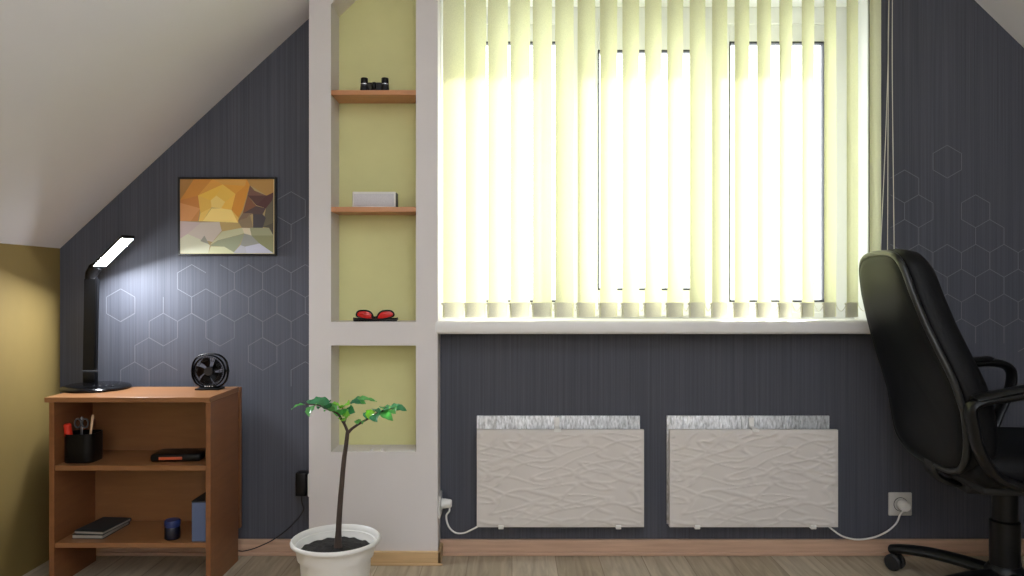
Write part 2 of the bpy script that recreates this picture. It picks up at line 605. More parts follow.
# skirting boards
mb = MB(); mb.box(CX1, KR, 2.584, WALL_Y, 0, 0.053, 0.003); mb.box(CX1, KR, 2.574, 2.584, 0, 0.012, 0.003)
struct(mb.build('baseboard_back', M['skirt'], smooth=False))
mb = MB(); mb.box(KL, CX0, 2.584, WALL_Y, 0, 0.053, 0.003); mb.box(KL, CX0, 2.574, 2.584, 0, 0.012, 0.003)
struct(mb.build('baseboard_left', M['skirt'], smooth=False))
mb = MB()
mb.box(CX0 - 0.012, CX1 + 0.012, CY - 0.013, CY, 0, 0.045, 0.003)
mb.box(CX1, CX1 + 0.012, CY - 0.013, 2.584, 0, 0.045, 0.003)
mb.box(CX0 - 0.012, CX0, CY - 0.013, 2.584, 0, 0.045, 0.003)
mb.box(CX0 - 0.015, CX1 + 0.018, CY - 0.02, CY - 0.012, 0, 0.006, 0.002)
struct(mb.build('baseboard_column', M['skirt2'], smooth=False))

# ------------------------------------------------------------------ window: white frame, three panes
FY0, FY1 = 2.70, 2.765


def fx(u): return (u - 512) * FY0 / F_PX
def fz(v): return CAM_H - (v - 288) * FY0 / F_PX


win = thing('window_1', (0.5, FY0, WZ0), None, None)
win['kind'] = 'structure'
mb = MB()
zb, zt = WZ0, WZ1
# outer frame and two mullions
mb.box(WX0, fx(474) - 0.03, FY0, FY1, zb, zt, 0.004)
mb.box(fx(826) + 0.03, WX1, FY0, FY1, zb, zt, 0.004)
mb.box(WX0, WX1, FY0 + 0.0005, FY1, zt - 0.065, zt, 0.004)
mb.box(WX0, WX1, FY0 + 0.0005, FY1, zb, zb + 0.045, 0.004)
mb.box(fx(572), fx(584), FY0, FY1, zb, zt, 0.004)
mb.box(fx(716), fx(728), FY0, FY1, zb, zt, 0.004)
mb.build('window_frame', M['pvc'], win, smooth=False)
for k, (u0, u1, v0, v1, ou0, ou1, inset) in enumerate(((474, 570, 40.5, 302, 466, 573, 0.012), (597.6, 702, 51, 290, 582, 719, -0.012), (730.5, 826, 40.5, 302, 727, 834, 0.012))):
    xa, xb, za, zb2 = fx(u0), fx(u1), fz(v1), fz(v0)
    oa, ob = fx(ou0), fx(ou1)
    y0, y1 = FY0 + inset, FY1 - 0.005
    oz0, oz1 = WZ0 + 0.03, WZ1 - 0.045
    mb = MB()
    mb.box(oa, xa, y0, y1, oz0, oz1, 0.003)
    mb.box(xb, ob, y0, y1, oz0, oz1, 0.003)
    mb.box(xa, xb, y0, y1, oz0, za, 0.003)
    mb.box(xa, xb, y0, y1, zb2, oz1, 0.003)
    mb.build('sash', M['pvc'], win, smooth=False)
    mb = MB()
    g = 0.0075
    ya, yb = y0 - 0.001, y0 + 0.02
    mb.box(xa, xa + g * 0.6, ya, yb, za, zb2)
    mb.box(xb - g * 0.6, xb, ya, yb, za, zb2)
    mb.box(xa, xb, ya, yb, za, za + g)
    mb.box(xa, xb, ya, yb, zb2 - g, zb2)
    mb.build('gasket', M['gasket'], win, smooth=False)
    mb = MB()
    mb.poly([(xa, y0 + 0.012, za), (xb, y0 + 0.012, za), (xb, y0 + 0.012, zb2), (xa, y0 + 0.012, zb2)])
    mb.build('glass_pane', M['glass'], win, smooth=False)
mb = MB()
mb.box(WX0 - 0.008, 1.30, 2.497, FY0, 0.777, 0.8215, 0.010, seg=3)
mb.build('window_sill', M['sill'], win)
mb = MB()
mb.box(WX0, WX0 + 0.004, WALL_Y - 0.001, FY0, 0.8215, WZ1)
mb.box(WX1 - 0.004, WX1, WALL_Y - 0.001, FY0, 0.8215, WZ1)
mb.box(WX0, WX1, WALL_Y - 0.001, FY0, WZ1 - 0.004, WZ1)
struct(mb.build('trim_1', M['pvc'], smooth=False))
# eave over the window, outside
mb = MB(); mb.box(-1.2, 2.2, 2.85, 3.15, 1.993, 2.2)
struct(mb.build('trim_2', M['ceil'], smooth=False))

# ------------------------------------------------------------------ vertical blind
BY, SW, PHI = 2.548, 0.0893, math.radians(41)
blind = thing('vertical_blind', (0.5, BY, 2.08), 'pale yellow vertical blind of hanging fabric slats in front of the window', 'blind')
mb = MB()
mb.box(-0.245, 1.32, BY - 0.022, BY + 0.022, 2.075, 2.11, 0.004)
mb.build('headrail', M['white'], blind)
dv = Vector((math.cos(PHI), math.sin(PHI), 0)) * SW
nv = Vector((-math.sin(PHI), math.cos(PHI), 0))
ZB = 0.8335
rnd = random.Random(4)
ends = []
for i in range(20):
    # pixel of the slat's left (near) edge in the photo
    u = 443.1 + 22.42 * i
    yl = BY - dv.y / 2
    x0 = (u - 512) * yl / F_PX
    if i == 19:
        x0 = (869.6 - 512) * yl / F_PX
    tw = math.radians(rnd.uniform(-1.2, 1.2))
    d = Matrix.Rotation(tw, 3, 'Z') @ dv
    n_ = Matrix.Rotation(tw, 3, 'Z') @ nv
    base = Vector((x0, yl, 0))
    mb = MB()
    zz = [ZB, ZB + 0.05, ZB + 0.3, 1.2, 1.6, 2.0, 2.075]
    cols = []
    for a in range(7):
        t = a / 6
        bow = 0.0035 * math.sin(PI * t)
        p = base + d * t + n_ * bow
        cols.append([mb.bm.verts.new((p.x, p.y, z)) for z in zz])
    for a in range(6):
        for b in range(len(zz) - 1):
            mb.bm.faces.new([cols[a][b], cols[a + 1][b], cols[a + 1][b + 1], cols[a][b + 1]])
    slat = mb.build('slat', M['slat'], blind)
    # weight pocket
    mb = MB()
    R3 = Matrix.Translation(base + d * 0.5 + n_ * 0.003) @ Matrix.Rotation(math.atan2(d.y, d.x), 4, 'Z')
    mb.box(-SW / 2 + 0.0005, SW / 2 - 0.0005, -0.0022, 0.0022, ZB - 0.001, ZB + 0.050, 0.001, M=R3)
    mb.box(-SW / 2 - 0.004, -SW / 2 + 0.004, -0.003, 0.003, ZB + 0.042, ZB + 0.049, 0.001, M=R3)
    mb.box(SW / 2 - 0.004, SW / 2 + 0.004, -0.003, 0.003, ZB + 0.042, ZB + 0.049, 0.001, M=R3)
    hem = mb.build('hem_weight', M['hem'], None)
    hem.parent = slat
    ends.append((base - d * 0.02 + n_ * 0.003, base + d * 1.02 + n_ * 0.003))
for a, b in zip(ends, ends[1:]):
    p, q = a[1], b[0]
    pts = []
    for k in range(9):
        t = k / 8
        pts.append(p.lerp(q, t) + Vector((0, 0, ZB + 0.046 - 0.026 * math.sin(PI * t * 0.9))))
    mb = MB(); mb.tube(pts, 0.0011, 6)
    mb.build('bead_chain', M['cordgrey'], blind)
cy = 2.565
for pts in ([(889.5, -40), (888.3, 30), (888, 64), (885.5, 140), (881.3, 235), (878.5, 316)],
            [(889.5, -40), (888.6, 30), (888.3, 64), (888, 140), (887.6, 235), (887, 316)],
            [(892.6, -40), (892.2, 60), (893, 150), (894, 235), (894.2, 316)]):
    mb = MB()
    mb.tube(smooth_path([P(a, b, cy - 0.02 + 0.0 * i) for i, (a, b) in enumerate(pts)], 6), 0.0015, 6)
    mb.build('pull_cord', M['cordgrey'], blind)

# ------------------------------------------------------------------ niche shelves
for v0, lab in ((90.0, 'thin beech shelf in the tall niche, carrying the binoculars'), (206.9, 'thin beech shelf in the tall niche, carrying the white speaker')):
    zt = CAM_H - (v0 - 288) * CY / F_PX
    mb = MB(); mb.box(NX0, NX1, CY + 0.001, NICHE_Y - 0.001, zt - 0.0165, zt, 0.001)
    tag(mb.build('niche_shelf', M['shelfwood'], smooth=False), lab, 'shelf', 'niche shelves')
Z_SH1 = CAM_H - (90.0 - 288) * CY / F_PX
Z_SH2 = CAM_H - (206.9 - 288) * CY / F_PX
Z_N1, Z_N2 = 0.818, 0.378

# binoculars, standing on their objectives
BX = -0.4722
t = thing('binoculars', (BX, 2.545, Z_SH1), 'small black binoculars standing upright on the top niche shelf', 'binoculars')
for sg in (-1, 1):
    T = Matrix.Translation((BX + sg * 0.0355, 2.545, Z_SH1))
    mb = MB()
    mb.lathe([(0.0, 0), (0.0135, 0), (0.0150, 0.003), (0.0148, 0.010), (0.0138, 0.018), (0.0128, 0.026), (0.0124, 0.031), (0.0, 0.031)], 24, T)
    mb.build('barrel', M['blackm'], t)
    mb = MB(); mb.lathe([(0.0122, 0.0285), (0.0132, 0.0285), (0.0132, 0.0315), (0.0122, 0.0315)], 24, T, cap=False)
    mb.build('silver_ring', M['chrome'], t)
    mb = MB(); mb.lathe([(0.0, 0.031), (0.0118, 0.031), (0.0124, 0.037), (0.0124, 0.050), (0.011, 0.0517), (0.008, 0.0517), (0.0075, 0.046), (0, 0.046)], 24, T)
    mb.build('eyecup', M['black'], t)
mb = MB()
mb.box(BX - 0.026, BX + 0.026, 2.537, 2.553, Z_SH1 + 0.001, Z_SH1 + 0.036, 0.004)
mb.build('bridge', M['blackm'], t)
mb = MB(); mb.lathe([(0, 0.012), (0.006, 0.012), (0.007, 0.014), (0.007, 0.032), (0.006, 0.034), (0, 0.034)], 16, Matrix.Translation((BX, 2.534, Z_SH1)))
mb.build('focus_wheel', M['black'], t)

# white speaker with a grey grille
t = thing('speaker', (-0.4735, 2.55, Z_SH2), 'white box speaker with a grey front grille on the second niche shelf', 'speaker')
a = P(352.2, 190.4, 2.53); b = P(395.6, 206.5, 2.53)
hgt = (206.7 - 190.6) * 2.53 / F_PX
mb = MB()
mb.box(a.x, b.x, 2.53, 2.575, Z_SH2, Z_SH2 + hgt, 0.003)
mb.build('cabinet', M['white'], t)
mb = MB()
mb.box(a.x + 0.006, b.x - 0.006, 2.5285, 2.531, Z_SH2 + 0.0065, Z_SH2 + hgt - 0.0065, 0.001)
mb.build('grille', M['grille'], t)
mb = MB(); mb.box(b.x - 0.0005, b.x + 0.0025, 2.5325, 2.5725, Z_SH2 + 0.001, Z_SH2 + hgt - 0.003, 0.001)
mb.build('end_cap', M['gasket'], t)

# sunglasses with red lenses
t = thing('sunglasses', (-0.463, 2.535, Z_N1), 'black sunglasses with red lenses lying on the niche ledge', 'sunglasses')


def gx(zx, zy, y=2.53): return P(320 + zx / 9.309, 310 + zy / 9.309, y)


LENS = [[(345, 60), (340, 40), (350, 20), (378, 9), (430, 8), (468, 22), (488, 48), (492, 78), (470, 88), (430, 87), (385, 78)],
        [(535, 62), (548, 36), (575, 15), (615, 8), (655, 10), (680, 26), (686, 48), (675, 64), (630, 78), (580, 88), (540, 88), (530, 78)]]
dz0 = gx(500, 100).z - Z_N1 - 0.004
for ol in LENS:
    pts = [gx(*q) - Vector((0, 0, dz0)) for q in ol]
    c = sum(pts, Vector()) / len(pts)
    mb = MB()
    ring = [mb.bm.verts.new(p) for p in pts]
    mid = [mb.bm.verts.new(c + (p - c) * 0.6 + Vector((0, -0.0012, 0))) for p in pts]
    cc = mb.bm.verts.new(c + Vector((0, -0.0017, 0)))
    bk = [mb.bm.verts.new(p + Vector((0, 0.002, 0))) for p in pts]
    n = len(pts)
    for i in range(n):
        j = (i + 1) % n
        mb.bm.faces.new([ring[i], ring[j], mid[j], mid[i]])
        mb.bm.faces.new([mid[i], mid[j], cc])
        mb.bm.faces.new([ring[j], ring[i], bk[i], bk[j]])
    mb.bm.faces.new(bk)
    lo = mb.build('lens', M['redlens'], t)
    lo['label'] = 'red lens'
    mb = MB(); mb.tube(smooth_path(pts, 3, True), 0.0029, 8, closed=True)
    mb.build('lens_rim', M['black'], t)
mb = MB()
mb.tube(smooth_path([gx(480, 66) - Vector((0, 0, dz0)), gx(510, 70, 2.527) - Vector((0, 0, dz0)), gx(538, 64) - Vector((0, 0, dz0))], 4), 0.003, 8)
mb.build('nose_bridge', M['black'], t)
for k, s in enumerate((-1, 1)):
    xa = gx(310 if s < 0 else 715, 90).x
    xb = gx(700 if s < 0 else 330, 95).x
    mb = MB()
    mb.tube(smooth_path([(xa, 2.536, Z_N1 + 0.010), (xa, 2.545, Z_N1 + 0.009), (xa + s * -0.012, 2.551 + k * 0.007, Z_N1 + 0.007), ((xa + xb) / 2, 2.556 + k * 0.007, Z_N1 + 0.006), (xb, 2.560 + k * 0.007, Z_N1 + 0.005)], 5), 0.003, 8, flat=(1.6, 0.7), up=(0, 0, 1))
    mb.build('temple', M['black'], t)
mb = MB()
mb.box(gx(308, 90).x, gx(718, 90).x, 2.528, 2.536, Z_N1 + 0.0005, Z_N1 + 0.0085, 0.003)
mb.build('brow_bar', M['black'], t)

# little clear clip on the lower ledge
t = thing('plastic_clip', (-0.455, 2.515, Z_N2), 'tiny translucent plastic clip on the ledge of the lower niche', 'clip')
clipm = mat('frosted_plastic', rgb(206, 200, 196), 0.3)
mb = MB()
mb.box(-0.484, -0.428, 2.506, 2.534, Z_N2, Z_N2 + 0.002, 0.0008)
mb.build('clip_plate', clipm, t)
for x in (-0.476, -0.440):
    mb = MB(); mb.lathe([(0, 0.0015), (0.0062, 0.0015), (0.0062, 0.007), (0.005, 0.009), (0, 0.009)], 16, Matrix.Translation((x, 2.516, Z_N2)))
    mb.build('knob', clipm, t)

# ------------------------------------------------------------------ framed print
pic = thing('framed_print', P(226.5, 215.5, 2.59), 'small black-framed geometric print of orange and grey facets on the dark wall', 'picture')
PY = 2.585


def px8(a, b, y): return P(170 + a / 6.261, 170 + b / 6.261, y)


x0, x1 = px8(48, 0, PY).x, px8(664, 0, PY).x
z1, z0 = px8(0, 44, PY).z, px8(0, 536, PY).z
fw = 0.0068
mb = MB()
mb.box(x0, x0 + fw, PY, WALL_Y, z0, z1, 0.001); mb.box(x1 - fw, x1, PY, WALL_Y, z0, z1, 0.001)
mb.box(x0 + fw, x1 - fw, PY, WALL_Y, z0, z0 + fw, 0.001); mb.box(x0 + fw, x1 - fw, PY, WALL_Y, z1 - fw, z1, 0.001)
mb.build('frame', M['frameblk'], pic, smooth=False)
SH = [
    ([(60, 55), (150, 55), (60, 190)], (150, 110, 60)), ([(150, 55), (265, 55), (175, 160), (60, 190)], (180, 122, 52)),
    ([(60, 190), (175, 160), (190, 240), (60, 205)], (172, 112, 56)), ([(60, 205), (190, 240), (130, 320), (60, 320)], (184, 130, 82)),
    ([(190, 240), (175, 320), (130, 320)], (172, 118, 66)), ([(265, 55), (480, 55), (470, 100), (330, 90)], (186, 138, 66)),
    ([(265, 55), (330, 90), (175, 160)], (192, 138, 60)), ([(175, 160), (330, 90), (290, 160), (255, 190)], (204, 164, 66)),
    ([(330, 90), (410, 150), (345, 200), (290, 160)], (202, 164, 72)), ([(255, 190), (290, 160), (345, 200), (320, 240), (260, 235)], (206, 178, 104)),
    ([(175, 160), (255, 190), (260, 235), (190, 270)], (200, 160, 74)), ([(190, 270), (260, 235), (205, 320), (180, 320)], (208, 174, 90)),
    ([(330, 90), (470, 100), (410, 150)], (192, 136, 50)), ([(410, 150), (470, 100), (480, 55), (500, 95), (455, 250), (430, 300), (385, 250)], (186, 126, 46)),
    ([(345, 200), (410, 150), (385, 250), (320, 240)], (208, 164, 70)), ([(205, 320), (260, 240), (320, 240), (385, 250), (425, 330)], (218, 190, 116)),
    ([(385, 250), (430, 300), (425, 330)], (200, 160, 80)), ([(480, 55), (650, 55), (650, 140), (605, 160), (500, 95)], (152, 116, 62)),
    ([(500, 95), (530, 130), (605, 160), (485, 160)], (104, 74, 62)), ([(485, 160), (605, 160), (540, 220)], (78, 52, 48)),
    ([(485, 160), (540, 225), (455, 272)], (112, 74, 52)), ([(605, 160), (650, 140), (640, 190), (600, 240), (540, 220)], (74, 44, 44)),
    ([(455, 272), (540, 225), (600, 240), (580, 277), (520, 277)], (76, 60, 58)), ([(650, 140), (650, 330), (580, 360), (600, 240), (640, 190)], (86, 80, 64)),
    ([(520, 277), (580, 277), (600, 300), (580, 362), (520, 362)], (62, 58, 62)), ([(455, 270), (520, 270), (480, 300), (425, 318)], (112, 92, 76)),
    ([(425, 318), (480, 300), (500, 275), (520, 362), (450, 362)], (122, 106, 84)), ([(60, 320), (195, 328), (110, 400), (60, 430)], (170, 154, 152)),
    ([(195, 328), (310, 325), (325, 380), (265, 450), (190, 435), (110, 400)], (174, 164, 154)), ([(60, 430), (110, 400), (190, 435), (250, 470), (240, 523), (60, 523)], (180, 180, 158)),
    ([(215, 410), (245, 465), (190, 445)], (132, 132, 122)), ([(310, 325), (425, 330), (450, 362), (325, 385)], (160, 138, 90)),
    ([(325, 385), (450, 362), (470, 395), (300, 440), (250, 470)], (168, 168, 136)), ([(250, 475), (300, 440), (465, 398), (440, 460), (400, 515), (340, 480)], (128, 132, 108)),
    ([(240, 523), (255, 478), (340, 480), (400, 515), (400, 523)], (176, 176, 142)), ([(450, 362), (500, 364), (510, 410), (465, 398)], (188, 178, 156)),
    ([(500, 362), (620, 362), (650, 410), (510, 410)], (132, 132, 104)), ([(510, 410), (650, 410), (650, 523), (560, 460)], (116, 116, 84)),
    ([(620, 362), (580, 358), (650, 330), (650, 410)], (70, 66, 54)),
    ([(440, 470), (465, 398), (510, 410), (560, 460), (470, 480)], (126, 126, 120)), ([(400, 523), (400, 515), (440, 470), (470, 480), (480, 523)], (152, 152, 160)),
    ([(470, 480), (560, 460), (650, 523), (480, 523)], (158, 158, 172)),
]
mb = MB()
cl = mb.bm.loops.layers.float_color.new('ink')


def inked(pts, col):
    f = mb.poly(pts)
    for l in f.loops:
        l[cl] = rgb(*col, k=1.45)


yb = PY + 0.004
inked([(x0 + fw * 0.6, yb, z0 + fw * 0.6), (x1 - fw * 0.6, yb, z0 + fw * 0.6), (x1 - fw * 0.6, yb, z1 - fw * 0.6), (x0 + fw * 0.6, yb, z1 - fw * 0.6)], (196, 180, 130))
inked([px8(a, b, yb - 0.0002) for a, b in ((62, 57), (648, 57), (648, 521), (62, 521))], (150, 130, 90))
for i, (pp, c) in enumerate(SH):
    inked([px8(min(max(a, 62), 648), min(max(b, 57), 521), yb - 0.0003 - 0.00002 * i) for a, b in pp], c)
mb.bm.normal_update()
me = bpy.data.meshes.new('print'); mb.bm.to_mesh(me); me.materials.append(M['art'])
o = bpy.data.objects.new('print', me); COL.objects.link(o); o.parent = pic; o.matrix_parent_inverse = Matrix.Translation(-pic.location)
mb = MB(); mb.box(x0 + fw * 0.5, x1 - fw * 0.5, yb + 0.001, WALL_Y - 0.0005, z0 + fw * 0.5, z1 - fw * 0.5)
mb.build('backing_board', M['frameblk'], pic, smooth=False)

# ------------------------------------------------------------------ low open cabinet
CB0, CB1 = 2.30, 2.545
cx0, cx1 = -1.4515, -0.9365
ZT = 0.5935
cab = thing('shelf_cabinet', ((cx0 + cx1) / 2, 2.42, 0), 'low open beech cabinet with two shelves in the left corner', 'cabinet')
k = CB0 / F_PX
mb = MB(); mb.box(cx0, cx1 - 0.001, CB0 - 0.004, CB1, ZT - 0.016, ZT, 0.0015)
mb.build('top_panel', M['beech_h'], cab, smooth=False)
lp0, lp1 = (49 - 512) * k, (54.2 - 512) * k
rp0, rp1 = (205.6 - 512) * k, (210.6 - 512) * k
for a, b in ((lp0, lp1), (rp0, rp1)):
    mb = MB(); mb.box(a, b, CB0, CB1 - 0.012, 0, ZT - 0.016, 0.001)
    mb.build('side_panel', M['beech'], cab, smooth=False)
ZS1 = CAM_H - (465.9 - 288) * k
ZS2 = CAM_H - (543.3 - 288) * k
for z in (ZS1, ZS2):
    mb = MB(); mb.box(lp1, rp0, CB0 + 0.004, CB1 - 0.02, z - 0.016, z, 0.001)
    mb.build('shelf', M['beech_h'], cab, smooth=False)
mb = MB(); mb.box(lp1, rp0, CB1 - 0.034, CB1 - 0.018, ZT - 0.016 - 0.088, ZT - 0.016)
mb.build('back_rail', M['beech_h'], cab, smooth=False)
mb = MB(); mb.box(lp0 + 0.003, rp1 - 0.003, CB1 - 0.018, CB1 - 0.012, ZS2 - 0.016, ZT - 0.02)
mb.build('back_panel', M['beech_h'], cab, smooth=False)
mb = MB(); mb.box(lp0 + 0.03, -0.9385, 2.553, 2.571, 0.104, ZT - 0.004, 0.001)
mb.build('drop_leaf', M['beech'], cab, smooth=False)

# ------------------------------------------------------------------ desk lamp
bc = Vector((-1.3975, 2.487, ZT))
lamp = thing('desk_lamp', bc, 'black LED desk lamp, lit, standing on the cabinet top', 'lamp')
mb = MB()
mb.lathe([(0, 0), (0.104, 0), (0.107, 0.003), (0.107, 0.007), (0.102, 0.012), (0.085, 0.0165), (0.045, 0.0185), (0, 0.019)], 56, Matrix.Translation(bc))
base = mb.build('base', M['gloss'], lamp)
mb = MB()
for kx in range(4):
    mb.lathe([(0, 0), (0.0035, 0), (0.003, 0.0008), (0, 0.0008)], 12, Matrix.Translation(bc + Vector((0.022 + 0.019 * kx, -0.055 + 0.004 * kx, 0.0172))))
touch = mb.build('touch_buttons', M['gasket'], None); touch.parent = base
mb = MB()
YS = 2.525
mb.box(0.021 * -1, 0.021, -0.012, 0.012, 0, 0.037, 0.003, M=Matrix.Translation((P(90.5, 0, YS).x, YS, ZT + 0.016)))
mb.build('stem_foot', M['black'], lamp)
mb = MB()
s0, s1 = P(90.2, 371, YS), P(91.9, 278, YS)
mb.prism([s0 + Vector((-0.022, -0.010, 0)), s0 + Vector((0.022, -0.010, 0)), s1 + Vector((0.0225, -0.010, 0)), s1 + Vector((-0.0225, -0.010, 0))], (0, 0.02, 0))
bmesh.ops.bevel(mb.bm, geom=list(mb.bm.edges), offset=0.0035, segments=2, affect='EDGES')
mb.build('stem', M['black'], lamp)
mb = MB()
mb.box(-0.0225, 0.0225, -0.0108, 0.0108, -0.0012, 0.0012, 0.0004, M=Matrix.Translation(s0 + Vector((0, 0, 0.002))))
mb.build('collar', M['gasket'], lamp)
fb = P(99.4, 266.6, 2.51)            # middle of the lit face, hinge end
ft = P(127.2, 239.1, 2.39)           # middle of the lit face, tip
U = (ft - fb); LEN = U.length; U.normalize()
W = Vector((0.0205, 0.0266, 0.0)); W = (W - U * W.dot(U)).normalized()
Nn = W.cross(U)
if Nn.z > 0: Nn = -Nn
MM = Matrix((W, U, Nn)).transposed().to_4x4(); MM.translation = fb
HWD = 0.0185
mb = MB()
mb.box(-HWD - 0.003, HWD + 0.003, -0.012, LEN + 0.009, -0.0105, -0.0005, 0.003, M=MM)
mb.build('head', M['black'], lamp)
mb = MB()
mb.box(-HWD, HWD, 0.004, LEN, -0.0012, 0.0004, 0.0003, M=MM)
led = mb.build('led_panel', M['led'], lamp)
led['label'] = 'glowing white light panel'
# neck joint from the stem top to the head
mb = MB()
hb = fb - U * 0.008 - Nn * -0.0 + Nn * -0.006
mb.tube([s1 + Vector((-0.002, 0, -0.004)), s1 + Vector((-0.002, 0, 0.012)), s1.lerp(hb, 0.6) + Vector((-0.004, 0, 0.008)), hb], [0.0205, 0.021, 0.0205, 0.017], 16, flat=(1.0, 0.55), up=(1, 0, 0))
mb.build('neck_joint', M['black'], lamp)

# ------------------------------------------------------------------ little fan
fc = P(209.6, 371.0, 2.478)
fan = thing('desk_fan', (fc.x, 2.478, ZT), 'small black round desk fan on the right end of the cabinet top', 'fan')
q = 2.478 / F_PX


def squircle(r, n=48, p=2.6, sy=1.0):
    res = []
    for i in range(n):
        a = 2 * PI * i / n
        c, s = math.cos(a), math.sin(a)
        d = (abs(c) ** p + abs(s) ** p) ** (-1 / p)
        res.append((r * c * d, r * s * d * sy))
    return res


mb = MB()
mb.tube([fc + Vector((x, 0.004, z)) for x, z in squircle(0.0595, 56, 2.5, 0.96)], 0.0033, 8, closed=True, flat=(1, 2.0), up=None)
mb.build('stand_hoop', M['black'], fan)
mb = MB()
mb.box(fc.x - 0.04, fc.x + 0.04, 2.452, 2.51, ZT, ZT + 0.006, 0.0025)
mb.build('base', M['black'], fan)
for s in (-1, 1):
    mb = MB(); mb.lathe([(0, -0.006), (0.005, -0.006), (0.005, 0.006), (0, 0.006)], 14, Matrix.Translation(fc + Vector((s * 0.057, 0.004, 0))) @ Matrix.Rotation(PI / 2, 4, 'Y'))
    mb.build('pivot', M['black'], fan)
mb = MB()
circ = lambda r, y, n=48: [fc + Vector((r * math.cos(2 * PI * i / n), y, r * math.sin(2 * PI * i / n))) for i in range(n)]
mb.tube(circ(0.0515, 0.0), 0.0022, 8, closed=True, flat=(1, 4.0), up=None)
mb.build('housing_ring', M['black'], fan)
mb = MB()
mb.tube(circ(0.0365, -0.010), 0.0007, 6, closed=True)
mb.tube(circ(0.047, -0.0085), 0.0008, 6, closed=True)
for i in range(40):
    a = 2 * PI * i / 40
    c, s = math.cos(a), math.sin(a)
    mb.tube([fc + Vector((0.034 * c, -0.0105, 0.034 * s)), fc + Vector((0.0435 * math.cos(a + 0.05), -0.0095, 0.0435 * math.sin(a + 0.05))), fc + Vector((0.0515 * math.cos(a + 0.1), -0.005, 0.0515 * math.sin(a + 0.1)))], 0.00075, 5)
mb.build('guard', M['black'], fan)
for i in range(5):
    a0 = 2 * PI * i / 5 + 0.35
    mb = MB()
    rows = []
    for j in range(7):
        tt = j / 6
        a = a0 + (tt - 0.5) * 0.98
        rr = [0.012, 0.024, 0.036, 0.0465 - 0.006 * abs(tt - 0.45)]
        rows.append([mb.bm.verts.new(fc + Vector((r * math.cos(a + r * 8), -0.004 + (tt - 0.5) * 0.012, r * math.sin(a + r * 8)))) for r in rr])
    for r1, r2 in zip(rows, rows[1:]):
        for j in range(3):
            mb.bm.faces.new([r1[j], r1[j + 1], r2[j + 1], r2[j]])
    bmesh.ops.solidify(mb.bm, geom=list(mb.bm.faces), thickness=0.0012)
    mb.build('blade', M['black'], fan)
mb = MB(); mb.lathe([(0, -0.012), (0.012, -0.012), (0.0145, -0.009), (0.0145, 0.012), (0, 0.012)], 24, Matrix.Translation(fc) @ Matrix.Rotation(-PI / 2, 4, 'X') @ Matrix.Scale(-1, 4, (0, 0, 1)))
mb.build('hub', M['blackm'], fan)
mb = MB()
for i, dx in enumerate((-0.011, -0.004, 0.003, 0.013)):
    mb.box(fc.x + dx - 0.0016, fc.x + dx + 0.0016, 2.467, 2.47, fc.z - 0.0515, fc.z - 0.0485, 0.0005)
mb.build('indicator_marks', M['white'], fan)
mb = MB(); mb.box(fc.x - 0.02, fc.x + 0.02, 2.4695, 2.49, fc.z - 0.054, fc.z - 0.046, 0.002)
mb.build('switch_bar', M['black'], fan)

# ------------------------------------------------------------------ things in the cabinet
cc = Vector((-1.3735, 2.374, ZS1))
t = thing('pen_cup', cc, 'black rounded pen cup on the upper cabinet shelf', 'pen cup')


def rrect(hx, hy, rad, z, n=6):
    res = []
    for k, (sx, sy) in enumerate(((1, 1), (-1, 1), (-1, -1), (1, -1))):
        for j in range(n + 1):
            a = PI / 2 * (k + j / n)
            res.append(cc + Vector((sx * (hx - rad) + rad * math.cos(a), sy * (hy - rad) + rad * math.sin(a), z)))
    return res


mb = MB()
loops = [rrect(0.0455, 0.0425, 0.024, 0.0), rrect(0.0465, 0.0435, 0.025, 0.002), rrect(0.047, 0.044, 0.025, 0.091), rrect(0.0445, 0.0415, 0.0225, 0.091), rrect(0.044, 0.041, 0.022, 0.004)]
vl = [[mb.bm.verts.new(p) for p in lp] for lp in loops]
nn_ = len(vl[0])
for a_, b_ in zip(vl, vl[1:]):
    for i in range(nn_):
        mb.bm.faces.new([a_[i], a_[(i + 1) % nn_], b_[(i + 1) % nn_], b_[i]])
mb.bm.faces.new(vl[0][::-1]); mb.bm.faces.new(vl[-1])
mb.build('cup', M['black'], t)
for nm, lab, cat, base_, tip, r, m_, capm, capz in (
        ('marker_pen', 'marker with a bright red cap in the pen cup', 'marker', (-0.028, -0.020), (-0.034, -0.033, 0.124), 0.0105, 'black', 'red', 0.66),
        ('pencil', 'pale wooden pencil leaning right in the pen cup', 'pencil', (0.014, -0.004), (0.044, -0.026, 0.150), 0.0037, 'pencil', 'pencil', 0.9),
        ('ballpoint_pen', 'dark pen standing behind the red-capped marker in the pen cup', 'pen', (-0.018, 0.012), (-0.022, 0.028, 0.135), 0.0045, 'blackm', 'steel', 0.85)):
    a = cc + Vector((base_[0], base_[1], 0.011))
    b = cc + Vector(tip)
    th = thing(nm, a, lab, cat)
    mb = MB(); mb.tube([a, a.lerp(b, 0.05), a.lerp(b, capz)], [r * 0.5, r, r], 12)
    mb.build('barrel', M[m_], th)
    mb = MB(); mb.tube([a.lerp(b, capz), a.lerp(b, 0.97), b], [r * 1.12, r * 1.08, r * 0.75], 12)
    o = mb.build('cap' if nm != 'pencil' else 'sharpened_tip', M[capm], th)
    if capm == 'red': o['label'] = 'red cap'
a = cc + Vector((-0.006, -0.004, 0.012))
sc_ = thing('scissors', a, 'dark-handled scissors standing in the pen cup', 'scissors')
mb = MB(); mb.tube([a, a + Vector((0, 0.0, 0.05)), a + Vector((0.001, 0, 0.098))], [0.002, 0.004, 0.005], 8, flat=(1, 0.4), up=(1, 0, 0))
mb.build('blade', M['steel'], sc_)
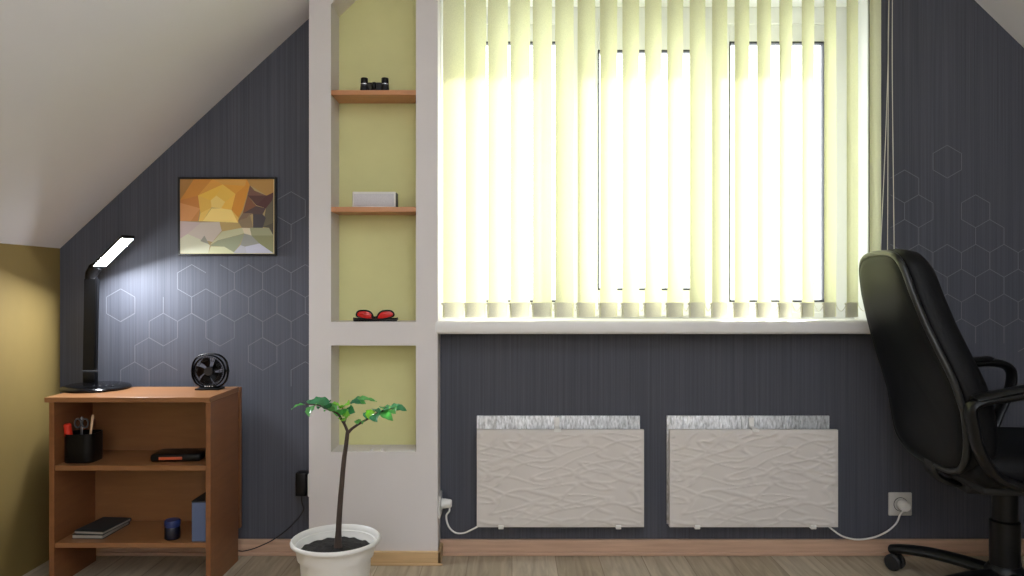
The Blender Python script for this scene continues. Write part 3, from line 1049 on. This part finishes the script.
for s_ in (-1, 1):
    ctr = a + Vector((0.001 + s_ * 0.0115, 0, 0.108))
    mb = MB(); mb.tube([ctr + Vector((0.010 * math.cos(i * PI / 10), 0, 0.014 * math.sin(i * PI / 10))) for i in range(20)], 0.003, 8, closed=True)
    mb.build('handle', M['gasket'], sc_)

# flat black drive with an orange strip
dr = thing('external_drive', (-1.07, 2.39, ZS1), 'flat black case with an orange strip on the upper cabinet shelf', 'drive')
R3 = Matrix.Translation((P(177.5, 0, 2.375).x, 2.395, ZS1)) @ Matrix.Rotation(math.radians(4), 4, 'Z')
mb = MB(); mb.box(-0.079, 0.079, -0.045, 0.05, 0.0, 0.025, 0.009, M=R3, seg=3)
mb.build('case', M['black'], dr)
mb = MB(); mb.box(-0.05, 0.022, -0.0464, -0.0445, 0.0075, 0.0165, 0.0006, M=R3)
o = mb.build('label_strip', M['orange'], dr); o['label'] = 'orange strip'

# two thin books lying on the lower shelf
for i, (dx, rot, z, wd, dp, th, cov, lab) in enumerate((
        (0, -3, 0.0, 0.102, 0.15, 0.013, 'bookdark', 'lower of two thin books lying on the bottom cabinet shelf, dark cover'),
        (0.006, -6, 0.0132, 0.1, 0.145, 0.010, 'bookteal', 'upper of two thin books lying on the bottom cabinet shelf, slate cover'))):
    ctr = Vector((P(83, 0, 2.335).x + dx + 0.014, 2.415, ZS2 + z))
    bk = thing('book', ctr, lab, 'book', 'books in the cabinet')
    R3 = Matrix.Translation(ctr) @ Matrix.Rotation(math.radians(rot), 4, 'Z')
    mb = MB(); mb.box(-wd / 2 + 0.002, wd / 2 - 0.002, -dp / 2 + 0.002, dp / 2 - 0.003, 0.0015, th - 0.0015, M=R3)
    mb.build('pages', M['paperedge'], bk, smooth=False)
    mb = MB()
    mb.box(-wd / 2, wd / 2, -dp / 2, dp / 2, 0, 0.0016, 0.0004, M=R3)
    mb.box(-wd / 2, wd / 2, -dp / 2, dp / 2, th - 0.0016, th, 0.0004, M=R3)
    mb.box(-wd / 2, wd / 2, dp / 2 - 0.003, dp / 2, 0, th, 0.0004, M=R3)
    mb.build('cover', M[cov], bk, smooth=False)

# blue jar and blue-grey box
jc = Vector((P(171, 0, 2.335).x, 2.345, ZS2))
t = thing('blue_jar', jc, 'small dark blue jar with a blue lid on the bottom cabinet shelf', 'jar')
mb = MB(); mb.lathe([(0, 0), (0.021, 0), (0.0235, 0.003), (0.0235, 0.036), (0.021, 0.040), (0, 0.040)], 28, Matrix.Translation(jc))
mb.build('jar_body', M['bluejar'], t)
mb = MB(); mb.lathe([(0, 0.039), (0.0225, 0.039), (0.0235, 0.042), (0.0235, 0.057), (0.0215, 0.060), (0, 0.060)], 28, Matrix.Translation(jc))
o = mb.build('lid', M['bluecap'], t); o['label'] = 'brighter blue lid'
bx0 = P(191.7, 0, 2.315).x
t = thing('card_box', (bx0 + 0.022, 2.36, ZS2), 'upright blue-grey box against the right side of the bottom cabinet shelf', 'box')
mb = MB(); mb.box(bx0, rp0 - 0.002, 2.315, 2.42, ZS2, ZS2 + 0.124, 0.001)
mb.build('box_body', M['bluebox'], t, smooth=False)
mb = MB(); mb.box(bx0 - 0.0005, rp0 - 0.0015, 2.3145, 2.4205, ZS2 + 0.122, ZS2 + 0.127, 0.001)
mb.build('box_lid', M['blackm'], t, smooth=False)

# ------------------------------------------------------------------ sockets and the lamp's power adapter
def socket_plate(name, loc, lab, rot=None, mats='white', sz=0.0405):
    t = thing(name, loc, lab, 'socket')
    Mx = Matrix.Translation(loc) @ (rot or Matrix.Identity(4))
    mb = MB(); mb.box(-sz, sz, -0.008, 0.0, -sz, sz, 0.004, M=Mx, seg=3)
    mb.build('cover_plate', M[mats], t)
    mb = MB(); mb.lathe([(0.0225, 0.0), (0.0225, 0.0105), (0.0195, 0.0105), (0.018, 0.003), (0, 0.003)], 28, Mx @ Matrix.Translation((0, -0.0005, 0)) @ Matrix.Rotation(PI / 2, 4, 'X'))
    mb.build('socket_ring', M[mats], t)
    mb = MB(); mb.lathe([(0.0225, 0.0), (0.0225, 0.0092), (0.0245, 0.0092), (0.0245, 0.0)], 28, Mx @ Matrix.Rotation(PI / 2, 4, 'X'), cap=False)
    mb.build('ring_shadow', M['gasket'], t)  # dark band around the ring, its shadow put into the colour
    return t, Mx


socket_plate('wall_socket', Vector((CX0, 2.552, 0.262)), 'pale wall socket on the left side of the niche column, behind the black adapter', Matrix.Rotation(-PI / 2, 4, 'Z'), sz=0.039)
t = thing('power_adapter', (-0.722, 2.552, 0.262), 'black power adapter with a thin cord, plugged in left of the niche column', 'adapter')
mb = MB(); mb.box(-0.742, -0.7045, 2.530, 2.572, 0.220, 0.300, 0.005)
mb.build('adapter_body', M['black'], t)
mb = MB()
mb.tube(smooth_path([(-0.724, 2.55, 0.222), (-0.724, 2.55, 0.195), P(303, 511, 2.555), P(292, 525, 2.558), P(276, 538, 2.56), P(258, 547, 2.562), P(244, 551, 2.565), P(236, 550.5, 2.578), P(215, 549, 2.578)], 8), 0.002, 8)
mb.build('cord', M['blackm'], t)

# ------------------------------------------------------------------ panel heaters
NXG, NZG = 150, 96
PW, PH = 0.576, 0.336


def panel_mesh():
    bm = bmesh.new()
    rows = []
    for j in range(NZG + 1):
        row = []
        for i in range(NXG + 1):
            x = PW * (i / NXG - 0.5); z = PH * j / NZG
            # long slanting ridges that run into each other
            h = 0
            for sgn, ph in ((1, 0.0), (-1, 7.3)):
                a = math.radians(14 * sgn + 3)
                xr = x * math.cos(a) + z * math.sin(a)
                zr = -x * math.sin(a) + z * math.cos(a)
                nn = noise.noise(Vector((xr * 7.5 + ph, zr * 34 + ph, 0.3 + ph)))
                h = max(h, 1 - abs(nn) * 8.0)
            edge = min(1, min(i, NXG - i) / 3, min(j, NZG - j) / 3)
            row.append(bm.verts.new((x, -0.018 - 0.0028 * max(0, h) * edge + (1 - edge) * 0.001, z)))
        rows.append(row)
    for j in range(NZG):
        for i in range(NXG):
            bm.faces.new([rows[j][i], rows[j][i + 1], rows[j + 1][i + 1], rows[j + 1][i]])
    rim = [rows[0][i] for i in range(NXG + 1)] + [rows[j][NXG] for j in range(1, NZG + 1)] + [rows[NZG][i] for i in range(NXG - 1, -1, -1)] + [rows[j][0] for j in range(NZG - 1, 0, -1)]
    bk = [bm.verts.new((v.co.x, 0.0, v.co.z)) for v in rim]
    n = len(rim)
    for i in range(n):
        j = (i + 1) % n
        bm.faces.new([rim[j], rim[i], bk[i], bk[j]])
    bm.faces.new(bk[::-1])
    bmesh.ops.recalc_face_normals(bm, faces=bm.faces)
    me = bpy.data.meshes.new('radiant_panel')
    bm.to_mesh(me); bm.free()
    me.materials.append(M['heater'])
    for p in me.polygons: p.use_smooth = True
    me.set_sharp_from_angle(angle=1.0)
    return me


PANEL = panel_mesh()
HYF = 2.545
for hi, (u0, u1, foil, clipu, feet, lab) in enumerate((
        (476.8, 644.1, (476.8, 640.0), 557.5, (501, 618.5), 'left white embossed panel heater under the window, nearer the niche column'),
        (669.7, 838.2, (666.8, 829.6), 755.5, (697.5, 813.5), 'right white embossed panel heater under the window, nearer the office chair'))):
    z0 = P(0, 527.3, HYF).z
    xc = (P(u0, 0, HYF).x + P(u1, 0, HYF).x) / 2
    ht = thing('panel_heater', (xc, HYF + 0.02, z0), lab, 'heater', 'panel heaters under the window')
    o = bpy.data.objects.new('radiant_panel', PANEL); COL.objects.link(o)
    o.parent = ht
    o.location = (0, -0.002, 0)
    o.scale = (((u1 - u0) * HYF / F_PX) / PW, 1, (P(0, 430.0, HYF).z - z0) / PH)
    mb = MB()
    fy = 2.592
    fa, fb_ = P(foil[0], 0, fy).x, P(foil[1], 0, fy).x
    mb.box(fa, fb_, fy, WALL_Y - 0.0005, P(0, 527, fy).z + 0.01, P(0, 415.8, fy).z, 0.001)
    o = mb.build('foil_backing', M['foil'], ht); o['label'] = 'shiny crinkled foil sheet'
    mb = MB()
    cxp = P(clipu, 0, HYF).x
    ztop = P(0, 430.0, HYF).z
    mb.box(cxp - 0.012, cxp + 0.012, HYF - 0.004, HYF + 0.002, ztop - 0.007, ztop + 0.004, 0.0015)
    mb.box(cxp - 0.009, cxp + 0.009, HYF, 2.593, ztop + 0.001, ztop + 0.005, 0.001)
    mb.box(cxp - 0.009, cxp + 0.009, 2.586, 2.593, ztop + 0.001, ztop + 0.035, 0.001)
    mb.build('top_clip', M['white'], ht)
    for u in feet:
        fx_ = P(u, 0, HYF).x
        mb = MB()
        mb.box(fx_ - 0.009, fx_ + 0.009, HYF - 0.004, HYF + 0.001, z0 - 0.006, z0 + 0.008, 0.0015)
        mb.box(fx_ - 0.009, fx_ + 0.009, HYF, 2.593, z0 - 0.006, z0 - 0.001, 0.001)
        mb.build('bottom_bracket', M['white'], ht)
    if hi == 0:
        socket_plate('wall_socket', Vector((CX1, 2.552, 0.187)), 'white wall socket on the right side of the niche column', Matrix.Rotation(PI / 2, 4, 'Z'), sz=0.039)
        mb = MB()
        T = Matrix.Translation((CX1 + 0.010, 2.552, 0.190)) @ Matrix.Rotation(PI / 2, 4, 'Y')
        mb.lathe([(0, 0), (0.0165, 0), (0.0165, 0.010), (0.014, 0.030), (0.011, 0.034), (0, 0.034)], 24, T)
        mb.build('plug', M['white'], ht)
        mb = MB()
        mb.tube(smooth_path([(CX1 + 0.034, 2.552, 0.186), (CX1 + 0.036, 2.553, 0.165), P(446.3, 516, 2.556), P(448.5, 526, 2.556), P(455, 532.5, 2.556), P(464, 533, 2.558), P(474, 528.5, 2.56), P(482, 524, 2.565)], 8), 0.0031, 10)
        mb.build('cord', M['white'], ht)
    else:
        sp_ = P(899.5, 503.7, 2.599)
        socket_plate('wall_socket', Vector((sp_.x, WALL_Y, sp_.z)), 'grey-white square wall socket on the dark wall left of the chair base', mats='socketgrey', sz=0.041)
        mb = MB()
        T = Matrix.Translation((sp_.x + 0.004, WALL_Y - 0.012, sp_.z - 0.001)) @ Matrix.Rotation(PI / 2, 4, 'X')
        mb.lathe([(0, 0), (0.0185, 0), (0.0185, 0.016), (0.0165, 0.026), (0.013, 0.030), (0, 0.030)], 24, T)
        mb.build('plug', M['white'], ht)
        mb = MB()
        mb.tube(smooth_path([(sp_.x + 0.004, WALL_Y - 0.034, sp_.z - 0.012), P(900.5, 514, 2.562), P(896.5, 523, 2.562), P(887, 531.5, 2.562), P(873, 537.5, 2.562), P(857, 539.5, 2.562), P(843, 536.5, 2.562), P(833, 530, 2.562), P(826, 524, 2.568)], 8), 0.0031, 10)
        mb.build('cord', M['white'], ht)

# ------------------------------------------------------------------ potted sapling
PYY = 2.10
pc = Vector((P(335.8, 0, PYY).x, PYY, 0))
plant = thing('potted_plant', pc, 'young sapling with a bare stem in a white pot before the niche column', 'plant')
RZ = CAM_H - (539.5 - 288) * PYY / F_PX
RR = 0.1255
T = Matrix.Translation(pc)
mb = MB()
mb.lathe([(0, 0), (0.085, 0), (0.088, 0.004), (0.0985, RZ - 0.05), (0.1, RZ - 0.045), (0.1, RZ - 0.03), (0.104, RZ - 0.024), (0.108, RZ - 0.010), (0.118, RZ - 0.008), (RR - 0.001, RZ - 0.005),
          (RR, RZ), (RR - 0.002, RZ + 0.004), (0.1205, RZ + 0.006), (0.1165, RZ + 0.003), (0.113, RZ - 0.006), (0.1085, RZ - 0.03), (0.106, RZ - 0.045), (0, RZ - 0.05)], 64, T)
mb.build('pot', M['pot'], plant)
mb = MB()
rings = 14
seg = 40
prev = None
rnd = random.Random(2)
zc = RZ - 0.028
center = mb.bm.verts.new(pc + Vector((0, 0, zc + 0.008)))
for i in range(1, rings + 1):
    rr = 0.1065 * i / rings
    ring = [mb.bm.verts.new(pc + Vector((rr * math.cos(2 * PI * j / seg), rr * math.sin(2 * PI * j / seg), zc + 0.008 * (1 - i / rings) + rnd.uniform(-0.003, 0.003)))) for j in range(seg)]
    for j in range(seg):
        if prev is None:
            mb.bm.faces.new([center, ring[j], ring[(j + 1) % seg]])
        else:
            mb.bm.faces.new([prev[j], ring[j], ring[(j + 1) % seg], prev[(j + 1) % seg]])
    prev = ring
mb.build('soil', M['soil'], plant)


def pp(u, v, dy=0.0): return P(u, v, PYY + dy)


mb = MB()
st = [pp(338.0, 548), pp(338.6, 530), pp(339.8, 508), pp(341.8, 484), pp(344, 460), pp(346.2, 444), pp(347.6, 432)]
mb.tube(smooth_path(st, 6), [0.0089 - 0.0034 * min(1, i / 36 * 1.0) + (0.004 * (1 - i / 6) if i < 6 else 0) for i in range(37)], 12)
mb.build('stem', M['bark'], plant)


def zq(a, b, dy=0.0): return pp(285 + a / 6.776, 385 + b / 6.776, dy)


BR = [
    ([(428, 325, 0), (405, 270, 0.0), (378, 225, -0.01), (358, 195, -0.02), (315, 172, -0.03), (285, 160, -0.035), (215, 135, -0.05), (140, 132, -0.06)], 0.0045, 0.0013),
    ([(430, 322, 0), (455, 295, 0), (510, 258, -0.01), (575, 222, -0.02), (625, 190, -0.03), (690, 168, -0.035), (760, 152, -0.04)], 0.0045, 0.0012),
    ([(400, 262, 0), (412, 225, 0.02), (405, 180, 0.03), (390, 150, 0.04), (440, 122, 0.06), (480, 110, 0.07)], 0.003, 0.0012),
]
for pts, r0, r1 in BR:
    path = smooth_path([zq(*p) for p in pts], 6)
    n = len(path)
    mb = MB(); mb.tube(path, [r0 + (r1 - r0) * i / (n - 1) for i in range(n)], 8)
    mb.build('branch', M['bark'] if r0 > 0.004 else M['twig'], plant)


def leaf(base, tip, wid, m, droop=0.15, roll=0.0, fold=0.25):
    b, t_ = Vector(base), Vector(tip)
    ax = t_ - b
    ln = ax.length
    ax.normalize()
    up = Vector((0, -0.35, 1))
    side = ax.cross(up).normalized()
    side = (Matrix.Rotation(roll, 3, ax) @ side)
    nrm = side.cross(ax).normalized()
    if nrm.z < 0 and abs(roll) < 1.2: nrm = -nrm
    mb = MB()
    rows = []
    NS = 9
    for i in range(NS + 1):
        s = i / NS
        w_ = wid * (math.sin(PI * min(1, s ** 0.75)) ** 0.85) * 0.5 if 0 < s < 1 else 0.0004
        c = b + ax * ln * s + nrm * ln * droop * math.sin(PI * s) * 0.6
        c.z -= ln * droop * 0.4 * s * s
        wav = 0.06 * wid * math.sin(s * 17)
        rows.append([mb.bm.verts.new(c - side * w_ + nrm * (w_ * fold + wav)), mb.bm.verts.new(c - side * w_ * 0.5 + nrm * w_ * fold * 0.35), mb.bm.verts.new(c),
                     mb.bm.verts.new(c + side * w_ * 0.5 + nrm * w_ * fold * 0.35), mb.bm.verts.new(c + side * w_ + nrm * (w_ * fold - wav))])
    for r1, r2 in zip(rows, rows[1:]):
        for j in range(4):
            mb.bm.faces.new([r1[j], r1[j + 1], r2[j + 1], r2[j]])
    bmesh.ops.solidify(mb.bm, geom=list(mb.bm.faces), thickness=0.0006)
    return mb.build('leaf', m, plant, angle=2.0)


G, Y_, D = M['leaf'], M['leaf2'], M['leaf3']
LV = [  # base (zoom px + depth), tip, width, material, roll
    ((140, 135, -.06), (42, 160, -.075), .020, G, 0.5), ((205, 134, -.05), (163, 208, -.085), .034, G, 0.9), ((215, 135, -.05), (172, 96, .0), .030, D, -0.3),
    ((240, 142, -.045), (102, 116, -.01), .022, D, 0.2), ((290, 162, -.035), (228, 74, .02), .024, D, -0.2), ((262, 150, -.04), (300, 98, .03), .022, D, 0.1),
    ((300, 165, -.035), (222, 152, -.09), .034, D, 0.6), ((330, 178, -.03), (265, 172, -.08), .022, G, 0.8), ((345, 185, -.02), (258, 122, .0), .026, G, 0.2),
    ((380, 160, .03), (312, 122, .01), .028, Y_, 0.1), ((390, 155, .04), (436, 126, .0), .030, Y_, 0.3), ((372, 215, -.01), (345, 165, -.04), .022, G, 0.8),
    ((380, 225, -.01), (440, 200, -.05), .026, Y_, 0.5), ((405, 205, .01), (385, 160, -.02), .024, G, 0.5), ((405, 190, .03), (474, 180, .0), .034, D, 0.7),
    ((410, 240, 0), (425, 212, -.05), .022, Y_, 0.9), ((440, 122, .06), (516, 120, .03), .022, D, 0.4), ((450, 118, .06), (622, 102, .07), .030, G, -0.2),
    ((470, 112, .07), (555, 84, .10), .020, D, 0.0), ((480, 112, .07), (548, 122, .04), .020, G, 0.7),
    ((500, 265, -.01), (488, 232, -.03), .016, G, 0.8), ((545, 240, -.02), (525, 262, -.05), .012, G, 0.8), ((560, 228, -.02), (608, 168, -.02), .030, Y_, 0.5),
    ((550, 232, -.02), (556, 180, .02), .018, D, 0.3), ((625, 190, -.03), (622, 244, -.07), .034, D, 1.0), ((655, 178, -.03), (732, 236, -.06), .024, G, 0.8),
    ((630, 190, -.03), (600, 160, .02), .020, D, 0.2), ((660, 176, -.03), (704, 158, -.06), .026, D, 0.4), ((675, 172, -.03), (655, 146, .02), .020, G, 0.2),
    ((720, 162, -.04), (800, 135, -.01), .022, D, 0.0), ((740, 158, -.04), (826, 170, -.06), .020, D, 0.5), ((735, 158, -.04), (748, 192, -.07), .022, G, 0.9), ((700, 166, -.035), (722, 138, .01), .018, G, 0.1),
]
for b_, t_, wd, m_, rl in LV:
    leaf(zq(*b_), zq(*t_), wd * 1.2, m_, roll=rl * 0.6)

# ------------------------------------------------------------------ office chair, seen from behind, facing right
AL = math.radians(6)
CF = Vector((math.cos(AL), -math.sin(AL), 0))
CD = Vector((math.sin(AL), math.cos(AL), 0))
C0 = Vector((1.122, 2.22, 0))


def ch(f, l, z): return C0 + CF * f + CD * l + Vector((0, 0, z))


hubp = ch(0.335, 0, 0)
chair = thing('office_chair', hubp, 'black high-back swivel office chair turned to the right, at the right edge', 'chair')
PROF = [(1.044, 0.0), (1.043, 0.05), (1.039, 0.092), (1.030, 0.125), (1.012, 0.150), (0.985, 0.168), (0.92, 0.188), (0.84, 0.207), (0.76, 0.230), (0.68, 0.248), (0.60, 0.251), (0.52, 0.245), (0.47, 0.230), (0.44, 0.205), (0.42, 0.165), (0.408, 0.11), (0.404, 0.05), (0.403, 0.0)]
SPZ = [(0.40, 0.128), (0.46, 0.116), (0.52, 0.112), (0.60, 0.102), (0.68, 0.078), (0.76, 0.048), (0.84, 0.020), (0.92, -0.003), (1.0, -0.020), (1.05, -0.030)]


def cen(z):
    for (a, b), (c, d) in zip(SPZ, SPZ[1:]):
        if z <= c:
            return b + (d - b) * (z - a) / (c - a)
    return SPZ[-1][1]


outl = [(z, h) for z, h in PROF] + [(z, -h) for z, h in PROF[-2:0:-1]]
outl3 = smooth_path([(h, 0, z) for z, h in outl], 3, True)
ZMID = 0.72


def ring_pts(scale, depth):
    res = []
    for p in outl3:
        z = ZMID + (p.z - ZMID) * scale
        hgt_in = min(1.0, scale)
        res.append(ch(cen(z) + depth, p.x * scale, z))
    return res


def rings_mesh(spec, name, m):
    mb = MB()
    prev = None
    first = None
    for scale, depth in spec:
        if scale == 0:
            c = mb.bm.verts.new(ch(cen(ZMID) + depth, 0, ZMID))
            if prev is None:
                first = c; prev = c
                continue
            n = len(prev)
            for i in range(n):
                mb.bm.faces.new([prev[i], prev[(i + 1) % n], c])
            prev = c
            continue
        r = [mb.bm.verts.new(p) for p in ring_pts(scale, depth)]
        n = len(r)
        if prev is not None:
            for i in range(n):
                j = (i + 1) % n
                if isinstance(prev, list):
                    mb.bm.faces.new([prev[i], prev[j], r[j], r[i]])
                else:
                    mb.bm.faces.new([prev, r[j], r[i]])
        prev = r
    return mb.build(name, m, chair, angle=1.1)


rings_mesh([(0, -0.020), (0.25, -0.020), (0.5, -0.019), (0.75, -0.016), (0.88, -0.011), (0.94, -0.006), (0.96, 0.002), (0.96, 0.02), (0, 0.02)], 'back_shell', M['shell'])
mb = MB()
rp = ring_pts(0.975, 0.004)
mb.tube(rp, 0.0095, 10, closed=True, flat=(1.0, 1.0))
mb.build('shell_rim', M['rim'], chair)
rings_mesh([(0, 0.012), (0.97, 0.012), (1.0, 0.022), (1.015, 0.045), (1.0, 0.070), (0.95, 0.086), (0.85, 0.094), (0.6, 0.098), (0.3, 0.100), (0, 0.100)], 'back_cushion', M['leather'])
mb = MB()
SR = Matrix((CF, CD, Vector((0, 0, 1)))).transposed().to_4x4(); SR.translation = C0
mb.box(0.14, 0.62, -0.25, 0.25, 0.395, 0.485, 0.04, M=SR, seg=5)
mb.build('seat', M['leather'], chair)
mb = MB()
mb.box(0.17, 0.55, -0.21, 0.21, 0.372, 0.40, 0.012, M=SR, seg=3)
mb.build('seat_pan', M['blackm'], chair)
for l in (-0.285, 0.285):
    pts = [(0.11, 0.630), (0.20, 0.652), (0.32, 0.676), (0.43, 0.688), (0.485, 0.668), (0.487, 0.61), (0.455, 0.53), (0.40, 0.44), (0.30, 0.405), (0.19, 0.43), (0.128, 0.50), (0.108, 0.575)]
    mb = MB()
    sgn = 1 if l > 0 else -1
    if l > 0:
        l = 0.258
        pts = [(max(f, 0.15), z) for f, z in pts]
    mb.tube(smooth_path([ch(f, l if z > 0.5 else l - sgn * 0.03 * (0.5 - z) / 0.1, z) for f, z in pts], 6, True), 0.0135, 12, closed=True, flat=(1.9, 1.0), up=CD)
    arm = mb.build('armrest', M['black'], chair)
    mb = MB()
    mb.tube(smooth_path([ch(f, l, z + 0.012) for f, z in pts[:4]], 6), [0.011] + [0.0125] * 17 + [0.008], 12, flat=(2.1, 0.9), up=CD)
    pad = mb.build('arm_pad', M['black'], None); pad.parent = arm
mb = MB()
mb.box(0.20, 0.46, -0.06, 0.06, 0.335, 0.374, 0.012, M=SR, seg=3)
mb.build('tilt_mechanism', M['blackm'], chair)
mb = MB()
mb.tube(smooth_path([ch(0.13, 0.0, 0.44), ch(0.13, 0, 0.39), ch(0.18, 0, 0.356), ch(0.26, 0, 0.352)], 6), 0.012, 12, flat=(3, 0.8), up=CD)
mb.build('back_bracket', M['blackm'], chair)
mb = MB()
mb.tube([ch(0.36, -0.06, 0.352), ch(0.36, -0.2, 0.345), ch(0.36, -0.26, 0.34)], [0.005, 0.005, 0.012], 10)
mb.build('lever', M['black'], chair)
T = Matrix.Translation(hubp)
mb = MB()
mb.lathe([(0, 0.06), (0.036, 0.06), (0.036, 0.10), (0.040, 0.10), (0.040, 0.245), (0.034, 0.25), (0.034, 0.335), (0, 0.335)], 32, T)
mb.build('gas_lift', M['black'], chair)
mb = MB()
mb.lathe([(0, 0.055), (0.05, 0.055), (0.055, 0.065), (0.052, 0.105), (0.042, 0.118), (0, 0.118)], 32, T)
mb.build('base_hub', M['black'], chair)
for kk in range(5):
    a = math.radians(125.2 + 72 * kk)
    dr_ = Vector((math.cos(a), math.sin(a), 0))
    mb = MB()
    pth = [hubp + dr_ * r + Vector((0, 0, z)) for r, z in ((0.03, 0.088), (0.12, 0.092), (0.22, 0.088), (0.30, 0.076), (0.336, 0.066))]
    mb.tube(smooth_path(pth, 5), [0.022 - 0.005 * i / 20 for i in range(21)], 12, flat=(0.85, 1.35), up=(0, 0, 1))
    leg = mb.build('base_leg', M['black'], chair)
    cp = hubp + dr_ * 0.325
    axd = Vector((-dr_.y, dr_.x, 0))
    axd = Matrix.Rotation(0.9 + kk, 3, 'Z') @ axd if kk else axd
    q4 = Matrix((axd.cross(Vector((0, 0, 1))), Vector((0, 0, 1)), axd)).transposed().to_4x4(); q4.translation = cp + Vector((0, 0, 0.0272))
    mb = MB()
    for s in (-1, 1):
        mb.lathe([(0, s * 0.005), (0.024, s * 0.005), (0.027, s * 0.008), (0.027, s * 0.018), (0.022, s * 0.023), (0, s * 0.024)], 24, q4)
    mb.tube([cp + Vector((0, 0, 0.02)), cp + Vector((0, 0, 0.062))], 0.008, 10)
    caster = mb.build('caster', M['blackm'], None); caster.parent = leg
